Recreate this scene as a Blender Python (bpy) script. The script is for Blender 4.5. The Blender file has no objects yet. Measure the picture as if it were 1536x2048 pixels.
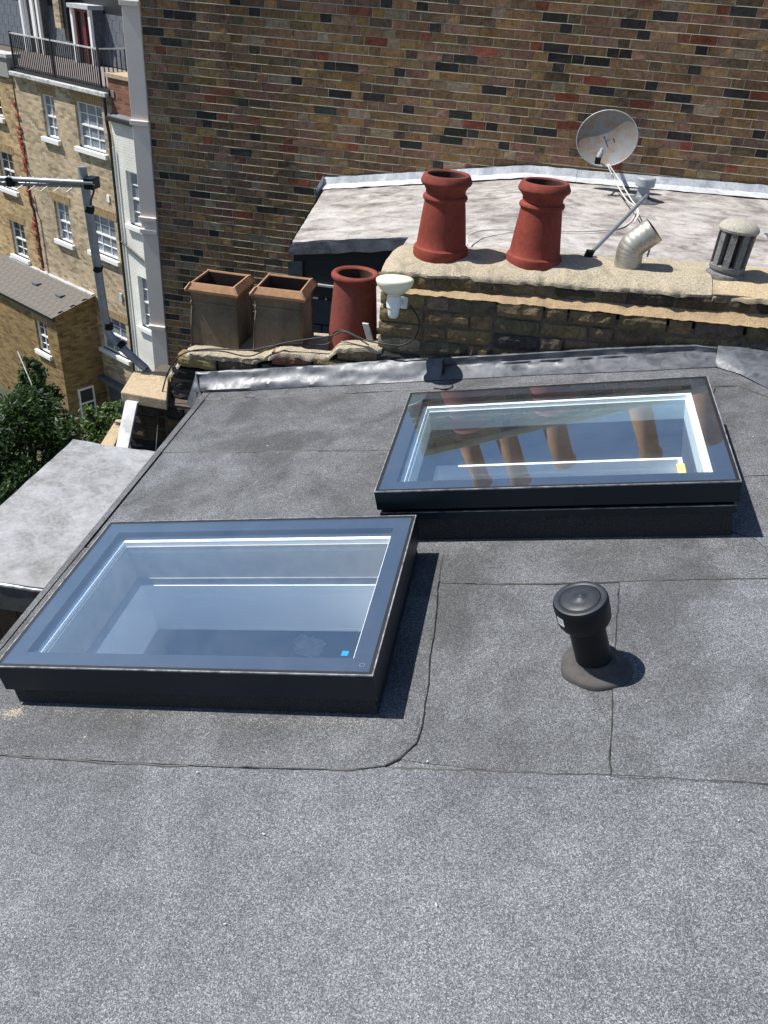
import bpy, bmesh, math, random
from math import sin, cos, pi, radians as rad, atan2, sqrt
from mathutils import Vector, Matrix, noise
from mathutils.geometry import tessellate_polygon

random.seed(7)
scn = bpy.context.scene
COL = scn.collection

# ------------------------------------------------------------------ camera, sky, sun
FPX, PITCH, ROLL, YAW = 1660.0, rad(32.95), rad(4.45), rad(8.3)
CAM = Vector((0, 0, 1.733))
_fw = Vector((0, cos(PITCH), -sin(PITCH))); _up = Vector((0, sin(PITCH), cos(PITCH))); _rt = Vector((1, 0, 0))
_u = _rt * cos(ROLL) + _up * sin(ROLL); _v = -_rt * sin(ROLL) + _up * cos(ROLL)
_Rz = Matrix.Rotation(YAW, 3, 'Z')
CU, CV, CW = _Rz @ _u, _Rz @ _v, _Rz @ _fw
cam_d = bpy.data.cameras.new('camera'); cam = bpy.data.objects.new('camera', cam_d); COL.objects.link(cam)
cam_d.sensor_fit = 'VERTICAL'; cam_d.sensor_height = 36.0; cam_d.lens = FPX / 2048 * 36.0
cam_d.clip_start = 0.05; cam_d.clip_end = 500
_m = Matrix((CU, CV, -CW)).transposed().to_4x4(); _m.translation = CAM
cam.matrix_world = _m
scn.camera = cam

SUN_EL = rad(57); SUN_TRAVEL_AZ = rad(88.0)       # light travels towards +X
w = bpy.data.worlds.new('World'); scn.world = w; w.use_nodes = True
_nt = w.node_tree
_sky = _nt.nodes.new('ShaderNodeTexSky'); _sky.sky_type = 'NISHITA'; _sky.sun_disc = False
_sky.sun_elevation = SUN_EL; _sky.sun_rotation = SUN_TRAVEL_AZ + pi
_sky.air_density = 1.0; _sky.dust_density = 0.6; _sky.ozone_density = 3.0; _sky.altitude = 30
_bg = _nt.nodes['Background']; _bg.inputs['Strength'].default_value = 0.085
_nt.links.new(_sky.outputs['Color'], _bg.inputs['Color'])
sl = bpy.data.lights.new('sun', 'SUN'); sl.energy = 5.0; sl.angle = rad(0.53); sl.color = (1.0, 0.965, 0.905)
sun = bpy.data.objects.new('sun', sl); COL.objects.link(sun)
_tr = Vector((sin(SUN_TRAVEL_AZ) * cos(SUN_EL), cos(SUN_TRAVEL_AZ) * cos(SUN_EL), -sin(SUN_EL)))
sun.rotation_euler = _tr.to_track_quat('-Z', 'Y').to_euler(); sun.location = (-8, 0, 12)
scn.view_settings.view_transform = 'Standard'; scn.view_settings.look = 'None'
scn.view_settings.exposure = 0.42; scn.view_settings.gamma = 1.0
scn.render.engine = 'CYCLES'
scn.cycles.max_bounces = 10; scn.cycles.transparent_max_bounces = 12; scn.cycles.diffuse_bounces = 5

# ------------------------------------------------------------------ pixel -> place helpers
def ray(x, y): return CU * (x - 768) - CV * (y - 1024) + CW * FPX
def onY(x, y, Y): d = ray(x, y); return CAM + d * (Y / d.y)
def onX(x, y, X): d = ray(x, y); return CAM + d * (X / d.x)
def onZ(x, y, Z): d = ray(x, y); return CAM + d * ((Z - CAM.z) / d.z)
def pix(P):
    q = P - CAM; k = q.dot(CW)
    return 768 + FPX * q.dot(CU) / k, 1024 - FPX * q.dot(CV) / k, FPX / k
RW = Vector((cos(rad(12)), 0, sin(rad(12))))
RL = Vector((0, cos(rad(1.7)), sin(rad(1.7)))); RL = (RL - RW * RL.dot(RW)).normalized()
RN = RW.cross(RL)
def RP(u, v, n=0.0): return RW * u + RL * v + RN * n
def roof(x, y, h=0.0):
    d = ray(x, y); return CAM + d * ((h - RN.dot(CAM)) / RN.dot(d))
def ruv(x, y, h=0.0): P = roof(x, y, h); return P.dot(RW), P.dot(RL)
def zroof(X, Y): return -(RN.x * X + RN.y * Y) / RN.z

# ------------------------------------------------------------------ mesh helpers
PM = {}
def link(o, parent=None):
    COL.objects.link(o)
    if parent is not None:
        o.parent = parent
        if parent.name in PM: o.matrix_parent_inverse = PM[parent.name].inverted()
    return o
def thing(name, loc, label, cat, group=None, rotz=0.0):
    o = bpy.data.objects.new(name, None); COL.objects.link(o); o.empty_display_size = 0.1
    o.location = loc; o.rotation_euler = (0, 0, rotz)
    PM[o.name] = Matrix.Translation(Vector(loc)) @ Matrix.Rotation(rotz, 4, 'Z')
    return tag(o, label, cat, group)
def tag(o, label=None, cat=None, group=None, kind=None):
    if label: o['label'] = label
    if cat: o['category'] = cat
    if group: o['group'] = group
    if kind: o['kind'] = kind
    return o
def mk(name, verts, faces, mat, parent=None, smooth=False, bevel=0.0, local=None):
    me = bpy.data.meshes.new(name); me.from_pydata([tuple(v) for v in verts], [], faces); me.update()
    bm = bmesh.new(); bm.from_mesh(me); bmesh.ops.recalc_face_normals(bm, faces=bm.faces)
    if bevel > 0:
        bmesh.ops.bevel(bm, geom=list(bm.edges), offset=bevel, segments=2, profile=0.6, affect='EDGES', clamp_overlap=True)
    bm.to_mesh(me); bm.free()
    if smooth:
        me.polygons.foreach_set('use_smooth', [True] * len(me.polygons))
    if mat: me.materials.append(mat)
    o = bpy.data.objects.new(name, me); link(o, parent)
    if local is not None: o.matrix_parent_inverse = Matrix.Identity(4)
    return o
def smooth_angle(o, deg=35):
    me = o.data
    bm = bmesh.new(); bm.from_mesh(me)
    for e in bm.edges:
        if len(e.link_faces) == 2: e.smooth = e.calc_face_angle(0) < rad(deg)
    for f_ in bm.faces: f_.smooth = True
    bm.to_mesh(me); bm.free(); return o
BOXF = [(0, 1, 2, 3), (7, 6, 5, 4), (0, 4, 5, 1), (1, 5, 6, 2), (2, 6, 7, 3), (3, 7, 4, 0)]
def boxv(x0, x1, y0, y1, z0, z1, fr=None):
    vs = [(x0, y0, z0), (x1, y0, z0), (x1, y1, z0), (x0, y1, z0), (x0, y0, z1), (x1, y0, z1), (x1, y1, z1), (x0, y1, z1)]
    return [fr(*v) for v in vs] if fr else vs
def box(name, x0, x1, y0, y1, z0, z1, mat, parent=None, bevel=0.0, fr=None, local=None):
    return mk(name, boxv(x0, x1, y0, y1, z0, z1, fr), BOXF, mat, parent, bevel=bevel, local=local)
def boxes(name, lst, mat, parent=None, fr=None, local=None, bevel=0.0):
    V, F = [], []
    for b in lst:
        k = len(V); V += boxv(*b, fr); F += [tuple(i + k for i in f_) for f_ in BOXF]
    return mk(name, V, F, mat, parent, local=local, bevel=bevel)
def lathe(name, prof, mat, parent=None, seg=40, base=Vector((0, 0, 0)), axis=Vector((0, 0, 1)), wob=0.0, deg=38, caps=(True, True)):
    q = Vector(axis).normalized().to_track_quat('Z', 'Y'); V, F = [], []
    for (r, z) in prof:
        for k in range(seg):
            a = 2 * pi * k / seg
            rr = r * (1 + wob * noise.noise(Vector((cos(a) * 1.3, sin(a) * 1.3, z * 7 + base[0] * 9)))) if wob else r
            V.append(Vector(base) + q @ Vector((rr * cos(a), rr * sin(a), z)))
    for i in range(len(prof) - 1):
        for k in range(seg):
            k2 = (k + 1) % seg
            F.append((i * seg + k, i * seg + k2, (i + 1) * seg + k2, (i + 1) * seg + k))
    if caps[0] and prof[0][0] > 1e-4: F.append(tuple(range(seg))[::-1])
    if caps[1] and prof[-1][0] > 1e-4: F.append(tuple((len(prof) - 1) * seg + k for k in range(seg)))
    o = mk(name, V, F, mat, parent)
    return smooth_angle(o, deg)
def tube(name, pts, r, mat, parent=None, seg=8, cap=True, local=None):
    pts = [Vector(p) for p in pts]; V, F = [], []; n_ = len(pts)
    ref = None
    for i, p in enumerate(pts):
        d = (pts[min(i + 1, n_ - 1)] - pts[max(i - 1, 0)]).normalized()
        if ref is None:
            ref = d.orthogonal().normalized()
        ref = (ref - d * ref.dot(d)).normalized(); b = d.cross(ref)
        ri = r(i / (n_ - 1)) if callable(r) else r
        for k in range(seg):
            a = 2 * pi * k / seg; V.append(p + (ref * cos(a) + b * sin(a)) * ri)
    for i in range(n_ - 1):
        for k in range(seg):
            k2 = (k + 1) % seg; F.append((i * seg + k, i * seg + k2, (i + 1) * seg + k2, (i + 1) * seg + k))
    if cap: F += [tuple(range(seg))[::-1], tuple((n_ - 1) * seg + k for k in range(seg))]
    o = mk(name, V, F, mat, parent, local=local); return smooth_angle(o, 50)
def spline(pts, n_=10):
    pts = [Vector(p) for p in pts]; P = [pts[0] * 2 - pts[1]] + pts + [pts[-1] * 2 - pts[-2]]; out = []
    for i in range(1, len(P) - 2):
        for k in range(n_):
            t = k / n_; a, b, c, d = P[i - 1], P[i], P[i + 1], P[i + 2]
            out.append(0.5 * ((2 * b) + (c - a) * t + (2 * a - 5 * b + 4 * c - d) * t * t + (3 * b - a - 3 * c + d) * t ** 3))
    out.append(pts[-1]); return out
def slab(name, outer, holes, n0, n1, fr, mat, parent=None):
    """polygon with holes (2D) extruded n0..n1 through frame fr(u,v,n)"""
    loops = [[Vector((p[0], p[1], 0)) for p in lp] for lp in [outer] + holes]
    tris = tessellate_polygon(loops); flat = [p for lp in loops for p in lp]; k = len(flat)
    V = [fr(p.x, p.y, n1) for p in flat] + [fr(p.x, p.y, n0) for p in flat]
    F = [tuple(t) for t in tris] + [tuple(i + k for i in reversed(t)) for t in tris]
    b = 0
    for lp in loops:
        m_ = len(lp)
        for i in range(m_):
            j = (i + 1) % m_; F.append((b + i, b + j, b + j + k, b + i + k))
        b += m_
    return mk(name, V, F, mat, parent)
def grid(name, nx, ny, fn, mat, parent=None, smooth=True, thick=0.0, tdir=None):
    V = [Vector(fn(i / nx, j / ny)) for j in range(ny + 1) for i in range(nx + 1)]; w_ = nx + 1
    F = [(j * w_ + i, j * w_ + i + 1, (j + 1) * w_ + i + 1, (j + 1) * w_ + i) for j in range(ny) for i in range(nx)]
    if thick:
        k = len(V); td = Vector(tdir); V += [v + td * thick for v in V]
        F += [tuple(i + k for i in reversed(f_)) for f_ in F[:]]
        rim = [i for i in range(nx)] + [j * w_ + nx for j in range(ny)] + [ny * w_ + nx - i for i in range(nx)] + [(ny - j) * w_ for j in range(ny)]
        for i in range(len(rim)):
            a, b = rim[i], rim[(i + 1) % len(rim)]; F.append((a, b, b + k, a + k))
    o = mk(name, V, F, mat, parent)
    return smooth_angle(o, 40) if smooth else o
def nz(x, y=0.0, z=0.0): return noise.noise(Vector((x, y, z)))

# ------------------------------------------------------------------ materials
MATS = {}
class NT:
    def __init__(s, name):
        s.m = bpy.data.materials.new(name); s.m.use_nodes = True; s.t = s.m.node_tree
        s.b = s.t.nodes['Principled BSDF']; s.out = s.t.nodes['Material Output']
        s.tc = s.t.nodes.new('ShaderNodeTexCoord')
    def n(s, typ, **kw):
        n_ = s.t.nodes.new(typ)
        for k, v in kw.items():
            if k.startswith('_'): setattr(n_, k[1:], v)
            else: s.set(n_.inputs[k.replace('__', ' ')], v)
        return n_
    def set(s, inp, v):
        if isinstance(v, bpy.types.NodeSocket): s.t.links.new(v, inp)
        else:
            if hasattr(inp.default_value, '__len__') and hasattr(v, '__len__') and len(v) == 3 and len(inp.default_value) == 4: v = (*v, 1)
            inp.default_value = v
    def noise(s, scale, detail=3, rough=0.55, vec=None, dist=0.0):
        n_ = s.n('ShaderNodeTexNoise', Scale=scale, Detail=detail, Roughness=rough, Distortion=dist)
        s.set(n_.inputs['Vector'], vec or s.tc.outputs['Object']); return n_.outputs['Fac']
    def vor(s, scale, vec=None, out='Color'):
        n_ = s.n('ShaderNodeTexVoronoi', Scale=scale); s.set(n_.inputs['Vector'], vec or s.tc.outputs['Object']); return n_.outputs[out]
    def ramp(s, fac, stops, interp='LINEAR'):
        n_ = s.n('ShaderNodeValToRGB'); s.set(n_.inputs['Fac'], fac); cr = n_.color_ramp; cr.interpolation = interp
        while len(cr.elements) < len(stops): cr.elements.new(0.5)
        for e, (p, c) in zip(cr.elements, stops):
            e.position = p; e.color = (c, c, c, 1) if not hasattr(c, '__len__') else (*c, 1)
        return n_.outputs['Color']
    def mix(s, fac, a, b, mode='MIX'):
        n_ = s.n('ShaderNodeMix'); n_.data_type = 'RGBA'; n_.blend_type = mode
        s.set(n_.inputs[0], fac); s.set(n_.inputs[6], a); s.set(n_.inputs[7], b); return n_.outputs[2]
    def math(s, op, a, b=0.0):
        n_ = s.n('ShaderNodeMath'); n_.operation = op; s.set(n_.inputs[0], a); s.set(n_.inputs[1], b); return n_.outputs[0]
    def bump(s, h, strength=0.3, dist=0.01, nrm=None):
        n_ = s.n('ShaderNodeBump', Strength=strength, Distance=dist); s.set(n_.inputs['Height'], h)
        if nrm: s.set(n_.inputs['Normal'], nrm)
        s.t.links.new(n_.outputs['Normal'], s.b.inputs['Normal']); return n_.outputs['Normal']
    def fin(s, col=None, rough=None, metal=None, spec=None):
        if col is not None: s.set(s.b.inputs['Base Color'], col)
        if rough is not None: s.set(s.b.inputs['Roughness'], rough)
        if metal is not None: s.set(s.b.inputs['Metallic'], metal)
        if spec is not None: s.set(s.b.inputs['Specular IOR Level'], spec)
        return s.m
def simple(name, col, rough=0.6, metal=0.0, vary=0.15, scale=14, bump=0.0, bscale=60, spec=0.5, dirt=None):
    t = NT(name); f_ = t.noise(scale, 4, 0.6)
    lo = tuple(c * (1 - vary) for c in col); hi = tuple(min(1, c * (1 + vary)) for c in col)
    c = t.ramp(f_, [(0.3, lo), (0.7, hi)])
    if dirt:
        d = t.ramp(t.noise(scale * 0.45, 5, 0.65), [(0.5, 0.0), (0.72, 1.0)]); c = t.mix(d, c, (*dirt, 1))
    if bump: t.bump(t.noise(bscale, 4, 0.6), bump, 0.004)
    return t.fin(c, rough, metal, spec)

def felt_mat(name, tint=1.0, grey=(1, 1, 1)):
    t = NT(name)
    sp = t.n('ShaderNodeSeparateColor'); t.set(sp.inputs[0], t.vor(430)); g1 = sp.outputs[0]
    sp2 = t.n('ShaderNodeSeparateColor'); t.set(sp2.inputs[0], t.vor(850)); g2 = sp2.outputs[1]
    g = t.math('ADD', t.math('MULTIPLY', g1, 0.6), t.math('MULTIPLY', g2, 0.4))
    def G(v): return (v * tint * 0.96 * grey[0], v * tint * 1.0 * grey[1], v * tint * 1.07 * grey[2])
    c = t.ramp(g, [(0.12, G(0.050)), (0.42, G(0.108)), (0.62, G(0.178)), (0.8, G(0.27)), (0.93, G(0.43))])
    big = t.noise(1.5, 5, 0.62, dist=0.4)
    blot = t.ramp(big, [(0.36, 0.84), (0.5, 0.98), (0.68, 1.06)])
    c = t.mix(1.0, c, blot, 'MULTIPLY')
    fine = t.ramp(t.noise(11, 4, 0.6), [(0.3, 0.84), (0.7, 1.1)])
    c = t.mix(1.0, c, fine, 'MULTIPLY')
    spots = t.ramp(t.noise(3.1, 5, 0.7, dist=0.9), [(0.66, 0.0), (0.76, 0.4)])
    c = t.mix(spots, c, (0.035, 0.035, 0.036, 1))
    sy = t.n('ShaderNodeSeparateXYZ'); t.set(sy.inputs[0], t.tc.outputs['Object'])       # trodden, ponded upper part is dirtier than the newest sheet
    zone = t.ramp(t.math('ADD', t.math('MULTIPLY', sy.outputs[1], 0.25), t.math('MULTIPLY', t.noise(2.2, 4, 0.6), 0.25)), [(0.42, 0.0), (0.56, 1.0)])
    pond = t.ramp(t.noise(2.6, 6, 0.68, dist=0.6), [(0.40, 0.95), (0.58, 0.12)])
    c = t.mix(t.math('MULTIPLY', t.math('MULTIPLY', zone, pond), 0.60), c, (0.040, 0.039, 0.038, 1))
    t.bump(g, 0.65, 0.0035)
    return t.fin(c, 0.82, 0.0, 0.35)

def lead_mat(name, base, pale, amt=0.5, rough=0.42, scale=6.0, metal=0.55):
    t = NT(name)
    a = t.noise(scale, 6, 0.68, dist=0.8); b = t.noise(scale * 5, 5, 0.65, dist=1.2)
    f_ = t.math('ADD', t.math('MULTIPLY', a, 0.62), t.math('MULTIPLY', b, 0.38))
    c = t.ramp(f_, [(0.38, base), (0.5, tuple((x + y) / 2 for x, y in zip(base, pale))), (0.5 + 0.25 * (1.05 - amt), pale)])
    t.bump(t.noise(scale * 3, 4, 0.5), 0.15, 0.010)
    r_ = t.ramp(b, [(0.3, rough - 0.08), (0.7, rough + 0.2)])
    return t.fin(c, r_, metal, 0.5)

def brick_group_mat(name, source):
    """base colour per brick from object colour or mesh attribute; grain, pits and soot on top"""
    t = NT(name)
    if source == 'object':
        oi = t.n('ShaderNodeObjectInfo'); base = oi.outputs['Color']
        mp = t.n('ShaderNodeVectorMath'); mp.operation = 'ADD'; t.set(mp.inputs[0], t.tc.outputs['Object'])
        cb = t.n('ShaderNodeCombineXYZ'); r_ = t.math('MULTIPLY', oi.outputs['Random'], 37.0)
        t.set(cb.inputs[0], r_); t.set(cb.inputs[2], r_); t.set(mp.inputs[1], cb.outputs[0]); vec = mp.outputs[0]
    else:
        at = t.n('ShaderNodeAttribute', _attribute_name='bcol'); base = at.outputs['Color']; vec = t.tc.outputs['Object']
    n1 = t.noise(22, 5, 0.7, vec, 0.6); n2 = t.noise(95, 4, 0.7, vec)
    c = t.mix(1.0, base, t.ramp(n1, [(0.28, 0.5), (0.5, 1.0), (0.74, 1.45)]), 'MULTIPLY')
    c = t.mix(1.0, c, t.ramp(n2, [(0.3, 0.72), (0.7, 1.2)]), 'MULTIPLY')
    pit = t.ramp(t.noise(60, 3, 0.6, vec), [(0.66, 0.0), (0.72, 0.75)])
    c = t.mix(pit, c, (0.03, 0.026, 0.022, 1))
    eff = t.ramp(t.noise(34, 4, 0.75, vec, 1.0), [(0.68, 0.0), (0.80, 0.28)])
    c = t.mix(eff, c, (0.42, 0.37, 0.29, 1))
    geo = t.n('ShaderNodeNewGeometry'); mpw = t.n('ShaderNodeMapping'); mpw.inputs['Scale'].default_value = (1.0, 1.0, 0.45); t.set(mpw.inputs['Vector'], geo.outputs['Position'])
    c = t.mix(1.0, c, t.ramp(t.noise(1.5, 5, 0.65, mpw.outputs[0], 0.5), [(0.32, 0.66), (0.5, 0.98), (0.7, 1.18)]), 'MULTIPLY')      # soot and damp over many bricks
    h = t.math('ADD', t.math('MULTIPLY', n1, 0.7), t.math('MULTIPLY', n2, 0.3))
    t.bump(h, 0.85, 0.020)
    return t.fin(c, 0.92, 0, 0.2)

def far_brick_mat(name, c1, c2, mort, painted=False):
    t = NT(name); sx = t.n('ShaderNodeSeparateXYZ'); t.set(sx.inputs[0], t.tc.outputs['Object'])
    cb = t.n('ShaderNodeCombineXYZ'); t.set(cb.inputs[0], t.math('ADD', sx.outputs[0], sx.outputs[1])); t.set(cb.inputs[1], sx.outputs[2])
    wob = t.n('ShaderNodeTexNoise', Scale=4.0, Detail=3.0); t.set(wob.inputs['Vector'], t.tc.outputs['Object'])
    v2 = t.n('ShaderNodeVectorMath'); v2.operation = 'ADD'; t.set(v2.inputs[0], cb.outputs[0])
    sc_ = t.n('ShaderNodeVectorMath'); sc_.operation = 'SCALE'; t.set(sc_.inputs[0], wob.outputs['Color']); sc_.inputs['Scale'].default_value = 0.004
    t.set(v2.inputs[1], sc_.outputs[0])
    br = t.n('ShaderNodeTexBrick', Scale=1.0, Mortar__Size=0.006, Mortar__Smooth=0.3, Bias=0.0, Brick__Width=0.225, Row__Height=0.077)
    t.set(br.inputs['Vector'], v2.outputs[0])
    t.set(br.inputs['Color1'], c1); t.set(br.inputs['Color2'], c2); t.set(br.inputs['Mortar'], mort)
    c = br.outputs['Color']
    s2 = t.n('ShaderNodeSeparateXYZ'); t.set(s2.inputs[0], v2.outputs[0])
    rw = t.math('FLOOR', t.math('DIVIDE', s2.outputs[1], 0.077)); cl = t.math('FLOOR', t.math('ADD', t.math('DIVIDE', s2.outputs[0], 0.225), t.math('MULTIPLY', rw, 0.5)))
    c2_ = t.n('ShaderNodeCombineXYZ'); t.set(c2_.inputs[0], cl); t.set(c2_.inputs[1], rw)
    cell = t.n('ShaderNodeTexWhiteNoise'); cell.noise_dimensions = '2D'; t.set(cell.inputs['Vector'], c2_.outputs[0])
    sp = t.n('ShaderNodeSeparateColor'); t.set(sp.inputs[0], cell.outputs['Color'])
    if not painted:
        c = t.mix(1.0, c, t.ramp(sp.outputs[0], [(0.0, 0.58), (0.25, 0.88), (0.6, 1.05), (1.0, 1.2)]), 'MULTIPLY')
    c = t.mix(1.0, c, t.ramp(t.noise(0.7, 5, 0.6), [(0.3, 0.75), (0.7, 1.12)]), 'MULTIPLY')
    t.bump(br.outputs['Fac'], 0.6, -0.012)
    return t.fin(c, 0.9, 0, 0.2)

def glass_mat(name, f0=0.25, tint=(0.86, 0.93, 0.95), haze=0.0):
    """coated pane: mirror share rises towards grazing, the same from both sides; the rest passes straight through"""
    t = NT(name); t.t.nodes.remove(t.b)
    lw = t.n('ShaderNodeLayerWeight', Blend=0.5)
    p5 = t.math('POWER', lw.outputs['Facing'], 5.0); fac = t.math('ADD', t.math('MULTIPLY', p5, 1 - f0), f0)
    tr = t.n('ShaderNodeBsdfTransparent', Color=tint)
    gc = t.mix(fac, (0, 0, 0, 1), (0.84, 0.95, 1.0, 1)); gl = t.n('ShaderNodeBsdfGlossy', Roughness=0.0); t.set(gl.inputs['Color'], gc)
    mx = t.n('ShaderNodeAddShader'); t.set(mx.inputs[0], tr.outputs[0]); t.set(mx.inputs[1], gl.outputs[0])
    dust = t.math('MULTIPLY', t.ramp(t.noise(5.5, 6, 0.7, dist=0.8), [(0.35, 0.25), (0.7, 1.0)]), haze)
    df = t.n('ShaderNodeBsdfDiffuse', Color=(0.62, 0.66, 0.66)); m2 = t.n('ShaderNodeMixShader'); t.set(m2.inputs[0], dust); t.set(m2.inputs[1], mx.outputs[0]); t.set(m2.inputs[2], df.outputs[0])
    t.t.links.new(m2.outputs[0], t.out.inputs['Surface']); return t.m

m_felt = felt_mat('mineral_felt', 1.26)
m_felt2 = felt_mat('mineral_felt_second_roll', 1.14, (1.0, 1.0, 0.99))
m_kerb = felt_mat('shade_darkened_felt', 0.22)  # same felt, much darker: the shade on the kerb faces is put into its colour
m_bitumen = simple('bitumen', (0.018, 0.018, 0.019), 0.55, vary=0.3)
m_frame = simple('anthracite_powder_coat', (0.009, 0.016, 0.024), 0.42, vary=0.08, scale=40, bump=0.05, bscale=900, spec=0.3)
m_seal = simple('black_seal', (0.008, 0.008, 0.009), 0.6)
m_frit = simple('black_ceramic_border', (0.012, 0.016, 0.022), 0.35)
m_edge = simple('milled_aluminium_edge', (0.36, 0.37, 0.38), 0.4, 0.6, vary=0.7, scale=30)
m_glass = glass_mat('skylight_glass', 0.40, (0.95, 0.98, 1.0), 0.035)
m_glass2 = glass_mat('inner_glass', 0.06, (0.96, 0.98, 0.98))
m_plaster = simple('white_plaster', (0.92, 0.92, 0.90), 0.85, vary=0.04, scale=5)
m_trim = simple('white_gasket_trim', (0.85, 0.87, 0.88), 0.6, vary=0.03)
m_timber = simple('kerb_timber', (0.42, 0.36, 0.27), 0.8, vary=0.2, scale=9, dirt=(0.26, 0.22, 0.17))
m_darkboard = simple('dark_stained_board', (0.05, 0.045, 0.042), 0.8, vary=0.3, scale=12)
m_lining = simple('grey_white_lining', (0.56, 0.61, 0.58), 0.8, vary=0.08)
m_joist = simple('grubby_board', (0.24, 0.22, 0.20), 0.85, vary=0.3, scale=16)
m_floor = simple('grey_room_floor', (0.15, 0.16, 0.18), 0.6, vary=0.15, scale=5)
m_black = simple('black_plastic', (0.004, 0.006, 0.009), 0.45, vary=0.2, scale=30, spec=0.25)
m_blacktop = simple('weathered_black_plastic', (0.022, 0.026, 0.033), 0.5, vary=0.25, scale=50, bump=0.1, bscale=300)
m_rubber = simple('dusty_rubber', (0.060, 0.055, 0.052), 0.75, vary=0.3, scale=22, bump=0.2, bscale=80)
m_white = simple('white_plastic', (0.78, 0.79, 0.77), 0.4, vary=0.05)
m_cream = simple('cream_lamp_glass', (0.82, 0.80, 0.60), 0.3, vary=0.03)
m_lead = lead_mat('lead_flashing', (0.055, 0.060, 0.072), (0.165, 0.175, 0.195), 0.4, 0.42, 3.0, 0.15)
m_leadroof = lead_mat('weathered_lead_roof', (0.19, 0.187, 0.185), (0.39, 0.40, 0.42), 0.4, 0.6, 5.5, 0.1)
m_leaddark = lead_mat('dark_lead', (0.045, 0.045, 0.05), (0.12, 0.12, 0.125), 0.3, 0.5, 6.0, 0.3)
m_silver = lead_mat('silver_flashing_tape', (0.40, 0.42, 0.45), (0.70, 0.72, 0.74), 0.5, 0.5, 9.0, 0.2)
m_alu = simple('flexible_aluminium', (0.48, 0.45, 0.39), 0.46, 0.8, vary=0.2, scale=18)
m_galv = simple('galvanised_steel', (0.28, 0.30, 0.33), 0.5, 0.55, vary=0.18, scale=30, bump=0.06, bscale=120)
m_greypvc = simple('grey_pvc', (0.30, 0.33, 0.37), 0.5, vary=0.1)
m_cable = simple('black_cable', (0.015, 0.015, 0.016), 0.55)
m_cablew = simple('white_cable', (0.62, 0.60, 0.54), 0.5)
m_timberw = simple('grey_white_painted_board', (0.52, 0.53, 0.53), 0.7, vary=0.2, scale=18, dirt=(0.25, 0.24, 0.22))
m_slate = simple('slate', (0.115, 0.125, 0.145), 0.55, vary=0.25, scale=7, bump=0.2, bscale=30)
m_slateb = simple('brown_slate', (0.115, 0.103, 0.09), 0.7, vary=0.25, scale=6, bump=0.2, bscale=30)
m_paint = simple('white_gloss_paint', (0.88, 0.88, 0.86), 0.4, vary=0.05)
m_render = simple('pinkish_white_render', (0.80, 0.70, 0.63), 0.8, vary=0.06, scale=2.5, bump=0.1, bscale=25)
m_iron = simple('black_iron', (0.02, 0.021, 0.024), 0.5)
m_gutter = simple('weathered_white_gutter', (0.55, 0.55, 0.54), 0.6, vary=0.3, scale=9, dirt=(0.12, 0.12, 0.12))
m_blk = simple('dark_painted_blockwork', (0.045, 0.055, 0.070), 0.8, vary=0.2, scale=8, bump=0.3, bscale=60)
m_fascia = simple('black_fascia', (0.015, 0.017, 0.02), 0.6)
m_red = simple('red_toothing_brick', (0.33, 0.055, 0.035), 0.85, vary=0.3, scale=20)
m_reddoor = simple('dark_red_paint', (0.14, 0.015, 0.02), 0.45, vary=0.1)
m_yellow = simple('yellow_board', (0.75, 0.58, 0.12), 0.7)
m_bluetag = simple('blue_sticker', (0.01, 0.27, 0.72), 0.5, vary=0.03)
m_terrace = simple('terrace_felt', (0.21, 0.18, 0.17), 0.8, vary=0.15)
m_brown = simple('brown_boards', (0.07, 0.042, 0.03), 0.8, vary=0.35, scale=6)
m_trunk = simple('bark', (0.09, 0.07, 0.05), 0.9, vary=0.3, scale=9, bump=0.5, bscale=25)
m_brick1 = brick_group_mat('brick_single', 'object')
m_brickm = brick_group_mat('brick_mass', 'attr')

def pane_mat():
    t = NT('far_window_glass')
    c = t.ramp(t.noise(1.3, 2, 0.5), [(0.35, (0.14, 0.17, 0.22)), (0.65, (0.26, 0.30, 0.36))])
    return t.fin(c, 0.06, 0.0, 0.9)
m_pane = pane_mat()
m_panedark = simple('dark_window_glass', (0.03, 0.035, 0.04), 0.08, spec=0.8)
m_curtain = simple('net_curtain', (0.55, 0.60, 0.58), 0.8, vary=0.15, scale=3)

def mortar_mat(name, c, grain=0.35, dirt=(0.2, 0.17, 0.13), gs=130):
    t = NT(name); g = t.noise(gs, 4, 0.75); b = t.noise(9, 5, 0.65, dist=0.5)
    col = t.mix(1.0, (*c, 1), t.ramp(g, [(0.3, 1 - grain), (0.7, 1 + grain)]), 'MULTIPLY')
    col = t.mix(t.ramp(b, [(0.52, 0.0), (0.75, 0.7)]), col, (*dirt, 1))
    h = t.math('ADD', t.math('MULTIPLY', g, 0.5), b); t.bump(h, 0.8, 0.012)
    return t.fin(col, 0.95, 0, 0.15)
m_flaunch = mortar_mat('sandy_flaunching_mortar', (0.40, 0.345, 0.255), 0.55, (0.19, 0.165, 0.125))
m_flaunch2 = mortar_mat('orange_flaunching_mortar', (0.46, 0.365, 0.24), 0.45, (0.34, 0.22, 0.13))
m_ledge = mortar_mat('tan_ledge_mortar', (0.38, 0.275, 0.165), 0.35, (0.17, 0.125, 0.08))
m_mortar = mortar_mat('wall_mortar', (0.56, 0.49, 0.35), 0.3, (0.36, 0.31, 0.22), 90)
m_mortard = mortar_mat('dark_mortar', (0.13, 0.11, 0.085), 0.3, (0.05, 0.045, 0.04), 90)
m_coping = mortar_mat('sandstone_coping', (0.46, 0.36, 0.24), 0.18, (0.33, 0.26, 0.18), 60)
m_cowl = mortar_mat('sooty_clay_cowl', (0.20, 0.20, 0.195), 0.4, (0.06, 0.06, 0.06), 90)
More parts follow.
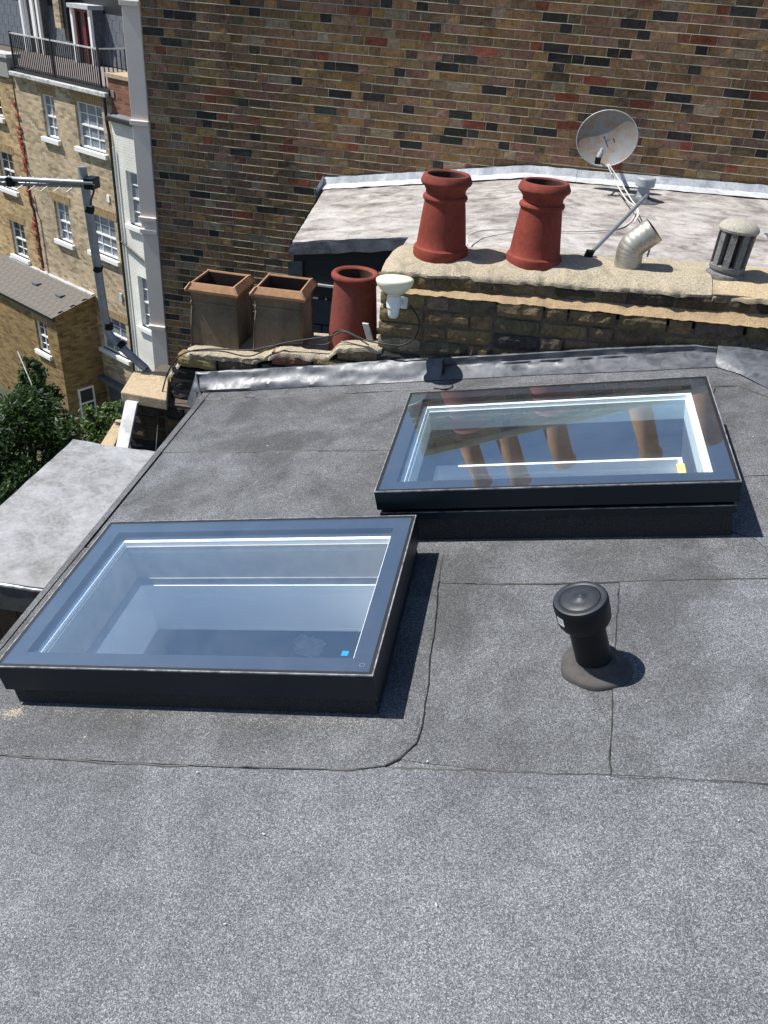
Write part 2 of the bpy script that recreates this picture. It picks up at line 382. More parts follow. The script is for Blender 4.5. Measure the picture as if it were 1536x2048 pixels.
m_cement = mortar_mat('grey_cement', (0.33, 0.325, 0.30), 0.35, (0.12, 0.12, 0.115), 90)

def terracotta(name, c, dark, soot=0.5):
    t = NT(name); a = t.noise(7, 5, 0.6); b = t.noise(45, 4, 0.65)
    col = t.ramp(a, [(0.3, tuple(x * 0.8 for x in c)), (0.7, tuple(x * 1.15 for x in c))])
    col = t.mix(t.ramp(t.noise(4.5, 6, 0.7, dist=0.7), [(0.5, 0.0), (0.68, soot)]), col, (*dark, 1))
    col = t.mix(1.0, col, t.ramp(b, [(0.3, 0.86), (0.7, 1.1)]), 'MULTIPLY')
    bl = t.ramp(t.noise(26, 5, 0.75, dist=0.8), [(0.66, 0.0), (0.8, 0.35)]); col = t.mix(bl, col, (0.40, 0.30, 0.24, 1))
    st_ = t.n('ShaderNodeMapping'); st_.inputs['Scale'].default_value = (14, 14, 2.2); t.set(st_.inputs['Vector'], t.tc.outputs['Object'])
    col = t.mix(t.ramp(t.noise(1.6, 5, 0.65, st_.outputs[0]), [(0.52, 0.0), (0.74, 0.55)]), col, (*dark, 1))
    t.bump(b, 0.35, 0.005); return t.fin(col, 0.78, 0, 0.25)
m_redpot = terracotta('red_painted_pot', (0.235, 0.047, 0.031), (0.13, 0.030, 0.024), 0.5)
m_redrim = terracotta('sooty_red_rim', (0.22, 0.046, 0.031), (0.075, 0.030, 0.026), 0.75)
m_redpot2 = terracotta('dusty_red_pot', (0.20, 0.052, 0.038), (0.15, 0.06, 0.05), 0.5)
m_buff = terracotta('sooty_buff_pot', (0.165, 0.128, 0.088), (0.080, 0.068, 0.053), 0.85)
m_buffrim = terracotta('orange_buff_rim', (0.40, 0.225, 0.125), (0.24, 0.13, 0.07), 0.5)
m_soot = simple('soot_inside', (0.06, 0.035, 0.025), 0.95, vary=0.3)
m_tall = terracotta('tall_buff_pot', (0.42, 0.21, 0.11), (0.25, 0.12, 0.07), 0.4)

def silverfelt():
    t = NT('weathered_grey_torch_on_felt')
    mp = t.n('ShaderNodeMapping'); mp.inputs['Scale'].default_value = (1.0, 1.25, 1); mp.inputs['Rotation'].default_value = (0, 0, 0.25)
    t.set(mp.inputs['Vector'], t.tc.outputs['Object']); v = mp.outputs[0]
    a = t.noise(4.2, 9, 0.72, v, 0.35); b = t.noise(2.0, 6, 0.65); c_ = t.noise(60, 3, 0.7)
    col = t.ramp(a, [(0.34, (0.15, 0.13, 0.12)), (0.45, (0.33, 0.30, 0.285)), (0.56, (0.47, 0.445, 0.425)), (0.72, (0.57, 0.545, 0.525))])
    col = t.mix(1.0, col, t.ramp(b, [(0.3, 0.68), (0.65, 1.06)]), 'MULTIPLY')
    col = t.mix(1.0, col, t.ramp(c_, [(0.3, 0.86), (0.7, 1.1)]), 'MULTIPLY')
    t.bump(t.math('ADD', a, t.math('MULTIPLY', c_, 0.3)), 0.5, 0.02); return t.fin(col, 0.85, 0, 0.25)
m_silverfelt = silverfelt()

def dish_mat():
    t = NT('rusty_dish_enamel')
    a = t.noise(7, 6, 0.7, dist=0.5); b = t.noise(55, 5, 0.75)
    rust = t.math('MULTIPLY', t.ramp(a, [(0.44, 0.0), (0.60, 1.0)]), t.ramp(b, [(0.36, 0.25), (0.6, 1.0)]))
    col = t.mix(rust, (0.19, 0.198, 0.205, 1), (0.20, 0.115, 0.045, 1))
    return t.fin(col, 0.5, 0.0, 0.4)
m_dish = dish_mat()

# ------------------------------------------------------------------ ground
tag(mk('ground', [(-60, -20, -12.2), (40, -20, -12.2), (40, 70, -12.2), (-60, 70, -12.2)], [(0, 1, 2, 3)],
       simple('garden_earth', (0.06, 0.065, 0.035), 0.95, vary=0.4, scale=1.2, bump=0.4, bscale=8)), kind='structure',
    label='dark garden ground between the houses far below')

# ------------------------------------------------------------------ the felt roof we look across
SK_L = dict(u0=-1.352, u1=-0.188, v0=1.600, v1=2.370, h=0.17)
SK_R = dict(u0=-0.342, u1=0.853, v0=2.440, v1=3.240, h=0.225)
def inset(s, d): return [(s['u0'] + d, s['v0'] + d), (s['u1'] - d, s['v0'] + d), (s['u1'] - d, s['v1'] - d), (s['u0'] + d, s['v1'] - d)]
UL = -1.575
roofobj = slab('felt_roof', [(UL, -2.5), (2.6, -2.5), (2.6, 2.4), (1.33, 3.30), (1.10, 3.57), (0.955, 3.83), (0.9, 3.9), (UL - 0.03, 3.98)],
               [inset(SK_L, 0.0675), inset(SK_R, 0.0675)], -0.25, 0.0, RP, m_felt)
tag(roofobj, 'grey mineral felt roof sloping down to the left', kind='structure')

def jag(pts, step=0.04, amp=0.004, seed=0.0, closed=True):
    out = []; n_ = len(pts)
    for i in range(n_ if closed else n_ - 1):
        a = Vector((*pts[i], 0)); b = Vector((*pts[(i + 1) % n_], 0)); d = (b - a); L_ = d.length
        nn = max(1, int(L_ / step)); pr = Vector((-d.y, d.x, 0)).normalized()
        for k in range(nn):
            p = a + d * (k / nn)
            j = amp * (nz(p.x * 9 + seed, p.y * 9) + 0.7 * nz(p.x * 31 + seed, p.y * 31))
            out.append(((p + pr * j).x, (p + pr * j).y))
    if not closed: out.append(pts[-1])
    return out
q = ruv
lapA = [q(-260, 1500), q(0, 1512), q(230, 1528), q(480, 1538), q(700, 1542), q(770, 1536), q(800, 1520), q(833, 1490), q(846, 1450), q(858, 1350), q(872, 1230), q(880, 1150), q(887, 1112)]
lapB = [q(775, 1537), q(1000, 1545), q(1300, 1556), q(1536, 1571), q(1800, 1584)]
lapC = [q(884, 1168), q(1100, 1171), q(1300, 1164), q(1536, 1160), q(1800, 1150)]
lapV = [q(1240, 1165), q(1228, 1340), q(1224, 1450), q(1222, 1556)]
lapD = [q(318, 907), q(450, 907), q(600, 904), q(800, 903)]
lapE = [q(395, 802), q(600, 794), q(800, 785), q(1000, 779), q(1300, 770), q(1430, 776), q(1475, 776), q(1536, 797), q(1640, 850)]
lapF = [q(1470, 957), q(1536, 955), q(1800, 948)]
lapG = [q(1462, 1068), q(1478, 1072), q(1516, 1084), q(1530, 1100), q(1536, 1120)]
def sheet(pts, top, mat, holes=(), seed=0.0, amp=0.004):
    s = slab('felt_sheet', jag(pts, 0.035, amp, seed), list(holes), 0.0005, top, RP, mat, roofobj); return s
near = -2.45
hl, hr = inset(SK_L, 0.055), inset(SK_R, 0.055)
# sheet nearest the camera, the collar sheet round the left rooflight, middle bays, upper bays, top strip
sheet([(UL + .01, near), (2.55, near), lapB[-1]] + lapB[-2::-1] + lapA[4::-1] + [(UL + .01, lapA[0][1])], 0.0035, m_felt, seed=1)
sheet(lapA + [(-0.18, 2.43), (UL + .01, 2.43), (UL + .01, lapA[0][1])], 0.0085, m_felt2, [hl], seed=5)
sheet([lapA[6]] + lapB[1:3] + [lapV[3], lapV[2], lapV[1], lapV[0], lapC[1], lapC[0], lapA[-1]] + lapA[-2:6:-1], 0.0022, m_felt2, seed=9)
sheet([lapV[3], (lapB[3][0], lapB[3][1] - .0), lapB[4], lapC[4], lapC[3], lapC[2], lapV[0], lapV[1], lapV[2]], 0.0050, m_felt, seed=13)
sheet([(-0.19, 2.30)] + lapC + [lapF[-1], lapF[1], lapF[0], (0.84, 3.28), (-0.33, 3.30), (-0.35, 2.43)], 0.0070, m_felt2, [hr], seed=17)
sheet([lapF[0], lapF[1], lapF[2], (2.5, 2.5), (1.36, 3.2), lapE[8], lapE[7], lapE[6], lapE[5], (0.93, 3.25)], 0.0045, m_felt, seed=21)
sheet([(UL + .01, 2.44), (-0.36, 2.44), (-0.36, 3.1), lapD[3], lapD[2], lapD[1], lapD[0]], 0.0040, m_felt, seed=25)
sheet([lapD[0], lapD[1], lapD[2], lapD[3], (-0.2, 3.30), (0.86, 3.31), lapE[5], lapE[4], lapE[3], lapE[2], lapE[1], lapE[0]], 0.0065, m_felt2, seed=29)
sheet(lapE + [(1.32, 3.30), (1.11, 3.60), (0.97, 3.84), (0.9, 3.9), (UL - .02, 3.96)], 0.0095, m_felt, seed=33)
def bead(pts, h, seed, wid=0.0055):
    p2 = jag(pts, 0.02, 0.005, seed, closed=False)
    V, F = [], []
    for i, p in enumerate(p2):
        w_ = wid * (0.35 + 0.9 * abs(nz(p[0] * 14 + seed, p[1] * 14)) + 0.5 * abs(nz(p[0] * 47, seed)))
        a = Vector(p2[max(i - 1, 0)]); b = Vector(p2[min(i + 1, len(p2) - 1)]); d = (b - a).normalized(); nn = Vector((-d.y, d.x))
        for s_, hh in ((-1, 0.0), (0, h), (1, 0.0)):
            V.append(RP(p[0] + nn.x * w_ * s_, p[1] + nn.y * w_ * s_, 0.001 + hh))
    for i in range(len(p2) - 1):
        for k in range(2): F.append((3 * i + k, 3 * i + k + 1, 3 * i + k + 4, 3 * i + k + 3))
    mk('bitumen_bleed', V, F, m_bitumen, roofobj, smooth=True)
bead(lapA, 0.0095, 2); bead(lapB, 0.0062, 3); bead(lapC, 0.0080, 4, 0.0042); bead(lapV, 0.0062, 6); bead(lapD, 0.0078, 7)
bead(lapE, 0.0108, 8); bead(lapF, 0.0080, 10); bead(lapG, 0.0085, 11)
bead([q(762, 1437), q(790, 1452), q(815, 1464), q(832, 1466), q(840, 1440)], 0.0098, 12)
# small pale chips and grit lying on the felt
V, F = [], []
for i in range(60):
    u, v_ = random.uniform(-1.4, 1.6), random.uniform(0.5, 3.7)
    if any(s['u0'] - .05 < u < s['u1'] + .05 and s['v0'] - .05 < v_ < s['v1'] + .05 for s in (SK_L, SK_R)): continue
    r_ = random.uniform(0.001, 0.0028); a0 = random.uniform(0, 6); k = len(V); el = random.uniform(1, 2.6)
    for j in range(5): a = 2 * pi * j / 5; V.append(RP(u + r_ * el * cos(a) * cos(a0) - r_ * sin(a) * sin(a0), v_ + r_ * el * cos(a) * sin(a0) + r_ * sin(a) * cos(a0), 0.009))
    V.append(RP(u, v_, 0.009 + r_ * 0.8))
    F += [(k + j, k + (j + 1) % 5, k + 5) for j in range(5)]
tag(mk('stone_chips', V, F, simple('pale_chip', (0.6, 0.57, 0.5), 0.9)), 'tiny pale stone chips scattered over the grey felt', 'chips', kind='stuff')
# pale dust along the foot of the lower rooflight kerb, sawdust by its left corner
V, F = [], []
def speck(u, v_, r_):
    k = len(V); a0 = random.uniform(0, 6)
    for j in range(4): V.append(RP(u + r_ * cos(a0 + j * pi / 2) * 1.4, v_ + r_ * sin(a0 + j * pi / 2), 0.0092))
    V.append(RP(u, v_, 0.0092 + r_ * .5)); F.extend([(k + j, k + (j + 1) % 4, k + 4) for j in range(4)])
for i in range(420):
    u = random.uniform(-1.2, -0.2); speck(u, 1.585 - abs(random.gauss(0, .016)) + .008 * nz(u * 5), random.uniform(.0006, .0014))
for i in range(260): speck(random.gauss(-1.335, .02), random.gauss(1.565, .012), random.uniform(.0008, .002))
tag(mk('sawdust', V, F, simple('pale_sawdust', (0.50, 0.44, 0.33), 0.9)), 'pale dust and sawdust on felt at the foot of the lower rooflight', 'sawdust', kind='stuff')
# verge trim along the left edge of the felt
mk('verge_drip', [RP(UL - .012, -2.5, .006), RP(UL + .02, -2.5, .0125), RP(UL + .02, 3.98, .0125), RP(UL - .012, 3.98, .006), RP(UL - .012, -2.5, -.07), RP(UL - .012, 3.98, -.07)],
   [(0, 1, 2, 3), (4, 0, 3, 5)], m_felt2, roofobj)

# ------------------------------------------------------------------ room under the roof
def zc(X, Y): return -(RN.x * X + RN.y * Y + 0.253) / RN.z
def room_wall(name, a, b):
    tag(mk(name, [(a[0], a[1], -2.45), (b[0], b[1], -2.45), (b[0], b[1], zc(*b)), (a[0], a[1], zc(*a))], [(0, 1, 2, 3)], m_plaster),
        'white plastered wall of the room under the roof', kind='structure')
rc = [(-1.46, 0.4), (1.7, 0.4), (1.7, 3.62), (-1.46, 3.62)]
for i in range(4): room_wall('room_wall', rc[i], rc[(i + 1) % 4])
tag(mk('room_floor', [(x, y, -2.45) for x, y in rc], [(0, 1, 2, 3)], m_floor), 'grey floor of the room under the roof', kind='structure')
tag(slab('room_ceiling', [(-1.455, 0.41), (1.74, 0.41), (1.74, 3.63), (-1.455, 3.63)], [inset(SK_L, 0.105), inset(SK_R, 0.109)], -0.266, -0.253, RP, m_plaster), 'white ceiling of the room under the roof', kind='structure')
tag(mk('house_wall', boxv(-1.53, 2.4, -1.5, 3.7, -12.2, -2.5), BOXF, m_brown), 'lower walls of the house under the felt roof', kind='structure')
tag(mk('outer_wall', [(-1.50, -1.5, -12), (-1.50, 3.75, -12), (-1.50, 3.75, zc(-1.5, 3.75)), (-1.50, -1.5, zc(-1.5, -1.5))], [(0, 1, 2, 3)], m_brown), 'dark side wall under the roof verge', kind='structure')

# ------------------------------------------------------------------ rooflights
def ring(s, d0, d1, n0, n1, name, mat, parent, d0b=None, d1b=None):
    """rectangular frame between insets d0 (outer) and d1 (inner); optional other insets at the bottom"""
    d0b = d0 if d0b is None else d0b; d1b = d1 if d1b is None else d1b
    o1, i1, o0, i0 = inset(s, d0), inset(s, d1), inset(s, d0b), inset(s, d1b)
    V = [RP(*p, n1) for p in o1] + [RP(*p, n1) for p in i1] + [RP(*p, n0) for p in o0] + [RP(*p, n0) for p in i0]; F = []
    for k in range(4):
        j = (k + 1) % 4
        F += [(k, j, 4 + j, 4 + k), (8 + k, 12 + k, 12 + j, 8 + j), (k, 8 + k, 8 + j, j), (4 + k, 4 + j, 12 + j, 12 + k)]
    return mk(name, V, F, mat, parent, bevel=0.0)
def rooflight(s, label, two_tier):
    c = RP((s['u0'] + s['u1']) / 2, (s['v0'] + s['v1']) / 2, 0)
    t = thing('skylight', c, label, 'skylight'); h = s['h']
    kerb_top = h - 0.096 if not two_tier else h - 0.125
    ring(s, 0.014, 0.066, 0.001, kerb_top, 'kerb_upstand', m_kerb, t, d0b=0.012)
    if two_tier:
        fl = ring(s, 0.006, 0.07, h - 0.125, h - 0.098, 'lower_flange', m_frame, t)
        ring(s, 0.0055, 0.012, h - 0.0975, h - 0.0955, 'flange_lip', m_edge, fl)
        ring(s, 0.030, 0.07, h - 0.0955, h - 0.078, 'shadow_gap_rail', m_seal, t)
    fr = ring(s, 0.0, 0.05, h - 0.096 if not two_tier else h - 0.078, h - 0.006, 'frame', m_frame, t)
    ring(s, -0.0005, 0.0030, h - 0.0058, h - 0.0015, 'frame_edge', m_edge, fr)
    ring(s, 0.0031, 0.0135, h - 0.0058, h - 0.002, 'seal', m_seal, fr)
    g = inset(s, 0.0138)
    gp = mk('glass_pane', [RP(*p, h - 0.0022) for p in g], [(0, 1, 2, 3)], m_glass, t)
    B = 0.068
    ring(s, 0.0138, B, h - 0.0075, h - 0.0052, 'ceramic_border', m_frit, t)
    g2 = inset(s, 0.05)
    mk('inner_glass_pane', [RP(*p, h - 0.026) for p in g2], [(0, 1, 2, 3)], m_glass2, t)
    ring(s, 0.05, B, h - 0.036, h - 0.0275, 'spacer_bar', m_frit, t)
    ring(s, 0.055, B + 0.015, h - 0.055, h - 0.040, 'white_trim', m_trim, t)
    return t, h, B
tL, hL, B = rooflight(SK_L, 'rooflight at lower left, glazing full of pale blue sky, blue sticker inside', False)
ring(SK_L, 0.067, B + 0.022, -0.022, hL - 0.056, 'timber_lining', m_timber, tL, d1b=B + 0.026)
ring(SK_L, 0.067, B + 0.032, -0.052, -0.023, 'grubby_batten', m_joist, tL)
ring(SK_L, 0.067, B + 0.036, -0.262, -0.053, 'plaster_reveal', m_plaster, tL)
tR, hR, B = rooflight(SK_R, 'rooflight at upper right reflecting the chimney pots, on a two-step dark frame', True)
ring(SK_R, 0.067, B + 0.022, 0.086, hR - 0.056, 'white_lining', m_lining, tR)
ring(SK_R, 0.067, B + 0.024, -0.088, 0.085, 'timber_reveal', m_darkboard, tR)
ring(SK_R, 0.067, B + 0.040, -0.262, -0.089, 'plaster_reveal', m_plaster, tR)
# sticker and stamp on the left pane
def decal(s, x, y, du, dv, h, mat, name, parent):
    u, v_ = ruv(x, y, h)
    slab(name, [(u - du, v_ - dv), (u + du, v_ - dv), (u + du, v_ + dv), (u - du, v_ + dv)], [], h, h + 0.0006, RP, mat, parent)
decal(SK_L, 690, 1307, 0.0095, 0.0095, hL - 0.0018, m_bluetag, 'blue_sticker', tL)
u, v_ = ruv(724, 1329, hL)
ringv = [RP(u + r_ * cos(a), v_ + r_ * sin(a), hL - 0.0017) for r_ in (0.0075, 0.0063) for a in [2 * pi * k / 20 for k in range(20)]]
mk('glass_stamp', ringv, [(k, (k + 1) % 20, 20 + (k + 1) % 20, 20 + k) for k in range(20)], m_galv, tL)
# things seen down in the room
bagc = onZ(618, 1303, -1.095)
def bagf(i, j):
    a = 2 * pi * i; r_ = 0.062 * sin(pi * j) * (1 + 0.45 * nz(cos(a) * 2, sin(a) * 2, j * 3))
    return bagc + Vector((r_ * cos(a) * 1.3, r_ * sin(a), -0.004 + 0.075 * (1 - cos(pi * j)) * 0.5 * (1 + 0.5 * nz(i * 9, j * 5))))
tag(grid('plastic_bag', 26, 14, bagf, simple('clear_polythene', (0.75, 0.80, 0.82), 0.25, vary=0.1), smooth=False),
    'crumpled clear plastic bag on the dark cabinet seen through lower rooflight', 'bag')
cn = thing('dark_cabinet', (-0.6, 3.25, -2.45), 'dark grey cabinet in the room seen through the lower rooflight', 'cabinet')
box('carcass', -1.40, 0.60, 2.86, 3.58, -2.449, -1.136, m_floor, cn, bevel=.004)
box('worktop', -1.42, -0.315, 2.84, 3.60, -1.135, -1.10, m_floor, cn, bevel=.003); box('worktop', -0.312, 0.62, 2.84, 3.60, -1.135, -1.10, m_floor, cn, bevel=.003)
yp = onY(1378, 945, 2.86)
tag(box('yellow_board', 0.706, 0.735, 2.66, 2.86, -0.255, 0.05, m_yellow, bevel=.002, fr=RP), 'yellow foam board standing against the reveal of upper rooflight', 'board')

# ------------------------------------------------------------------ black vent pipe
vb = roof(1192, 1336); vt = thing('vent_pipe', vb, 'black soil vent pipe with mushroom cap leaning on the felt', 'vent pipe')
top = roof(1160, 1196, 0.255); ax = (top - vb).normalized(); Hh = (top - vb).length
lathe('rubber_collar', [(0.097, 0.002), (0.096, 0.012), (0.091, 0.018), (0.080, 0.023), (0.069, 0.028), (0.062, 0.033), (0.056, 0.040), (0.051, 0.046)], m_rubber, vt, 48, vb, RN, wob=0.17, deg=60)
pipe = lathe('pipe', [(0.0495, -0.04), (0.0495, Hh - 0.07)], m_black, vt, 40, vb, ax)
cap = lathe('cap', [(0.055, Hh - 0.085), (0.066, Hh - 0.080), (0.0725, Hh - 0.066), (0.0745, Hh - 0.012), (0.073, Hh - 0.004), (0.0705, Hh)], m_black, vt, 48, vb, ax)
lathe('cap_disc', [(0.0705, Hh), (0.068, Hh + .0016), (0.057, Hh + .0018), (0.0555, Hh + .0002), (0.053, Hh - .0004), (0.0515, Hh + .0012), (0.03, Hh + .002), (0.012, Hh + .003), (0.009, Hh + .006), (0.004, Hh + .0065), (0.0001, Hh + .004)], m_blacktop, cap, 48, vb, ax, deg=60)
qv = ax.to_track_quat('Z', 'Y')
def oncap(a, z, r_=0.0752): return vb + qv @ Vector((r_ * cos(a), r_ * sin(a), z))
best = min((k for k in range(360)), key=lambda k: (Vector(pix(oncap(rad(k), Hh - .034))[:2]) - Vector((1129, 1233))).length if (oncap(rad(k), Hh - .034) - vb - ax * Hh).dot(CAM - vb) > 0 else 1e9)
V = [oncap(rad(best) + da, z) for z in (Hh - .047, Hh - .020) for da in (-0.16, -0.05, 0.05, 0.16)]
st = mk('label', V, [(0, 1, 5, 4), (1, 2, 6, 5), (2, 3, 7, 6)], m_white, cap)
for k in range(3):
    z0 = Hh - .025 - .006 * k
    V = [oncap(rad(best) + da, z, 0.0755) for z in (z0 - .002, z0) for da in (-0.10, 0.0, 0.10 - 0.06 * (k == 2))]
    mk('label_print', V, [(0, 1, 4, 3), (1, 2, 5, 4)], m_greypvc, st)

# ------------------------------------------------------------------ bricks
PAL = [((0.245, 0.150, 0.082), 34), ((0.255, 0.148, 0.098), 24), ((0.30, 0.182, 0.080), 17), ((0.27, 0.090, 0.054), 5), ((0.050, 0.045, 0.040), 7.5),
       ((0.31, 0.235, 0.155), 6), ((0.15, 0.105, 0.068), 14)]
def palcol(pal=PAL, k=1.0):
    c = random.choices([p[0] for p in pal], [p[1] for p in pal])[0]; g = random.uniform(0.85, 1.35) * k
    return tuple(min(1, x * g * random.uniform(0.93, 1.07)) for x in c)
def brick_mesh(L_, H_, dep, ch=0.004, jit=0.0025, rough_=0):
    """front face towards -Y at y=0 .. back at y=dep, centred on x/z"""
    V = []
    for (e, y) in ((0.0, dep), (0.0, ch), (ch, 0.0)):
        for (sx, sz) in ((-1, -1), (1, -1), (1, 1), (-1, 1)):
            j = (random.uniform(-jit, jit), random.uniform(-jit * .6, jit * .6), random.uniform(-jit, jit))
            V.append((sx * (L_ / 2 - e) + j[0], y + (j[1] if y < dep else 0), sz * (H_ / 2 - e) + j[2]))
    F = [(8, 9, 10, 11)] + [(a + k, a + (k + 1) % 4, a + 4 + (k + 1) % 4, a + 4 + k) for a in (0, 4) for k in range(4)]
    return V, F
def rough_brick(L_, H_, dep, amp=0.006, seed=0.0):
    V, F = [], []; nx, nzv = 7, 3
    for j in range(nzv + 1):
        for i in range(nx + 1):
            x = -L_ / 2 + L_ * i / nx; z = -H_ / 2 + H_ * j / nzv
            edge = (i in (0, nx)) + (j in (0, nzv))
            y = 0.006 * edge + amp * nz(x * 22 + seed, z * 22, seed) + (0.004 * abs(nz(x * 60, z * 60, seed)))
            if edge: x *= 1 - 0.02 * abs(nz(seed, z * 30)); z *= 1 - 0.05 * abs(nz(x * 30, seed))
            V.append((x + random.uniform(-.0015, .0015), y, z + random.uniform(-.0015, .0015)))
    w_ = nx + 1
    F = [(j * w_ + i, j * w_ + i + 1, (j + 1) * w_ + i + 1, (j + 1) * w_ + i) for j in range(nzv) for i in range(nx)]
    rim = [i for i in range(nx)] + [j * w_ + nx for j in range(nzv)] + [nzv * w_ + nx - i for i in range(nx)] + [(nzv - j) * w_ for j in range(nzv)]
    k = len(V)
    for r_ in rim: V.append((V[r_][0], dep, V[r_][2]))
    n_ = len(rim)
    F += [(rim[i], k + i, k + (i + 1) % n_, rim[(i + 1) % n_]) for i in range(n_)]
    return V, F
def mesh_of(name, VF, mat):
    me = bpy.data.meshes.new(name); me.from_pydata(VF[0], [], VF[1]); me.update()
    bm = bmesh.new(); bm.from_mesh(me); bmesh.ops.recalc_face_normals(bm, faces=bm.faces); bm.to_mesh(me); bm.free()
    me.materials.append(mat); return me

# ------------------------------------------------------------------ tall brick wall of the next house
YW, XW0, XW1, ZB, COURSE = 8.81, -4.05, 4.2, -6.0, 0.0785
WT_LEFT, WT, XS = 2.88, 3.50, -2.30
wall = thing('brick_house', (0, YW, -12.2), 'tall wall of mixed brown, red and black stock bricks behind the chimney', 'house')
PMW = wall
# core with struck bed joints
V, F = [], []
nx = 90; xs = [XW0 + (XW1 - XW0) * i / nx for i in range(nx + 1)]
z = ZB; rows = []
kz = 0
while z < WT:
    for (dz, y) in ((0.0, -0.0018), (0.0100, 0.0085), (COURSE - 0.0006, 0.0120)):
        rows.append([(x, YW + y + 0.0012 * nz(x * 6, z * 4), z + dz - 0.005 + 0.0026 * nz(x * 3.1, z * 7) + 0.0014 * nz(x * 17, z * 5)) for x in xs])
    z += COURSE
for r_ in rows: V += r_
w_ = nx + 1
for j in range(len(rows) - 1):
    for i in range(nx):
        if xs[i + 1] <= XS + .02 and rows[j + 1][0][2] > WT_LEFT: continue
        F.append((j * w_ + i, j * w_ + i + 1, (j + 1) * w_ + i + 1, (j + 1) * w_ + i))
core = mk('mortar', V, F, m_mortar, wall)
box('wall_body', XW0, XW1, YW + 0.03, YW + 3.2, -12.2, WT_LEFT - .05, m_mortar, wall)
box('stack_body', XS, 3.0, YW + 0.03, YW + 0.9, WT_LEFT - .05, WT - 0.02, m_mortar, wall)
box('corbel', XS - .03, 3.03, YW - 0.03, YW + 0.93, WT - 0.02, WT + 0.06, m_flaunch, wall, bevel=.008)
box('parapet_coping', XW0 - .1, XS - .031, YW - 0.04, YW + 0.4, WT_LEFT - 0.05, WT_LEFT + 0.03, m_cement, wall, bevel=.008)
variants = {'S': [mesh_of('brick', brick_mesh(0.220, 0.0692, 0.02), m_brick1) for k in range(8)], 'H': [mesh_of('brick', brick_mesh(0.106, 0.0692, 0.02), m_brick1) for k in range(6)]}
lst = []; zc_ = ZB + 0.0366; row = 0
while zc_ < WT - .03:
    x = XW0 + 0.006; k = row % 2
    if row % 2: lst.append((x + .025, zc_, 0.05, 'H')); x += 0.056
    while x < XW1:
        kind = 'S' if k % 2 == 0 else 'H'
        if random.random() < 0.10: kind = random.choice('SH')
        L_ = 0.221 if kind == 'S' else 0.107
        L_ *= random.uniform(0.96, 1.03)
        if zc_ < WT_LEFT - .06 or x > XS: lst.append((x + L_ / 2, zc_ + random.uniform(-.002, .002), L_, kind))
        x += L_ + random.uniform(0.0065, 0.0105); k += 1
    zc_ += COURSE; row += 1
def visible(b):
    px_, py_, sc_ = pix(Vector((b[0], YW, b[1])))
    lim = 362 if px_ > 640 else (690 if px_ < 560 else 520)
    return 0 < px_ < 1536 and 0 < py_ < lim
order = sorted([i for i, b in enumerate(lst) if b[3] == 'S' and visible(b)], key=lambda i: -pix(Vector((lst[i][0], YW, lst[i][1])))[2])
single = set(order[:298])
MV, MF, MC = [], [], []
for i, (x, z, L_, kind) in enumerate(lst):
    tilt = random.uniform(-.005, .005); out = random.uniform(-0.0025, 0.003); col = palcol()
    if i in single:
        o = bpy.data.objects.new('brick', random.choice(variants['S'])); link(o, wall)
        o.location = (x, YW + out, z); o.rotation_euler = (random.uniform(-.02, .02), tilt, random.uniform(-.012, .012)); o.scale = (L_ / 0.220, 1, 1); o.color = (*col, 1)
    else:
        VF = brick_mesh(L_, 0.0692, 0.02); k = len(MV); rz = random.uniform(-.012, .012)
        for v in VF[0]: MV.append((x + v[0], YW + out + v[1] + v[0] * rz, z + v[2] + v[0] * tilt))
        for f_ in VF[1]: MF.append(tuple(a + k for a in f_))
        MC += [col] * len(VF[1])
mass = mk('brickwork', MV, MF, m_brickm, wall); mass['kind'] = 'stuff'
at = mass.data.attributes.new('bcol', 'FLOAT_COLOR', 'FACE')
at.data.foreach_set('color', [c for col in MC for c in (*col, 1)])
# pale pilaster down its left end with string bands
pil = box('pilaster', XW0 - 0.185, XW0 - 0.002, YW - 0.02, YW + 0.35, -12.2, WT_LEFT, m_render, wall, bevel=.004)
for yy in (8, 247, 438, 462, 652):
    zb = onY(290, yy, YW - .03).z
    box('string_band', XW0 - 0.20, XW0 + 0.003, YW - 0.045, YW + 0.36, zb - 0.028, zb + 0.022, m_render, pil, bevel=.006)
# tall pots on top of that stack: they show only as reflections in the rooflight
for i, (xx, hh, rr) in enumerate([(-1.85, 0.85, 0.13), (-1.36, 0.95, 0.14), (-0.75, 0.8, 0.15), (0.28, 0.95, 0.14), (0.98, 0.9, 0.15)]):
    lathe('tall_pot', [(rr * 1.15, 0), (rr * 1.1, .08), (rr, .1), (rr * .85, hh - .1), (rr * 1.0, hh - .06), (rr, hh), (rr * .75, hh), (rr * .7, hh - .3)], m_tall, wall, 28, Vector((xx, YW + .45, WT + .06)))

# ------------------------------------------------------------------ neighbour's pale felt roof, its fascia and block wall
NR = thing('neighbour_roof', (0, 6.6, -.4), 'weathered pale grey felt roof between chimney and tall brick wall', 'roof')
def nzr(X): return -0.165 + (0.155 * (X + 2.1) if X < -0.14 else 0.304 + 0.02 * (X + .14)) 
def rip(X, Y): return 0.010 * nz(X * 2.3, Y * 2.3) + 0.006 * nz(X * 7, Y * 7) + 0.003 * nz(X * 19, Y * 16)
def nr1(i, j):
    Y = 6.55 + (8.80 - 6.55) * j; X0 = -1.87 - 0.29 * j; X = X0 + (-0.93 - X0) * i
    dr = 0.012 * nz(X * 5, 3) if j == 0 else 0
    return (X, Y + dr, nzr(X) + rip(X, Y))
def nr2(i, j):
    Y = 4.46 + (8.80 - 4.46) * j; X = -0.93 + (3.6 + 0.93) * i
    return (X, Y, nzr(X) + rip(X, Y) - 0.06 * (1 - j) * (1 if j < .2 else 0) * 0)
grid('felt_sheet', 40, 50, nr1, m_silverfelt, NR, thick=0.02, tdir=(0, 0, -1))
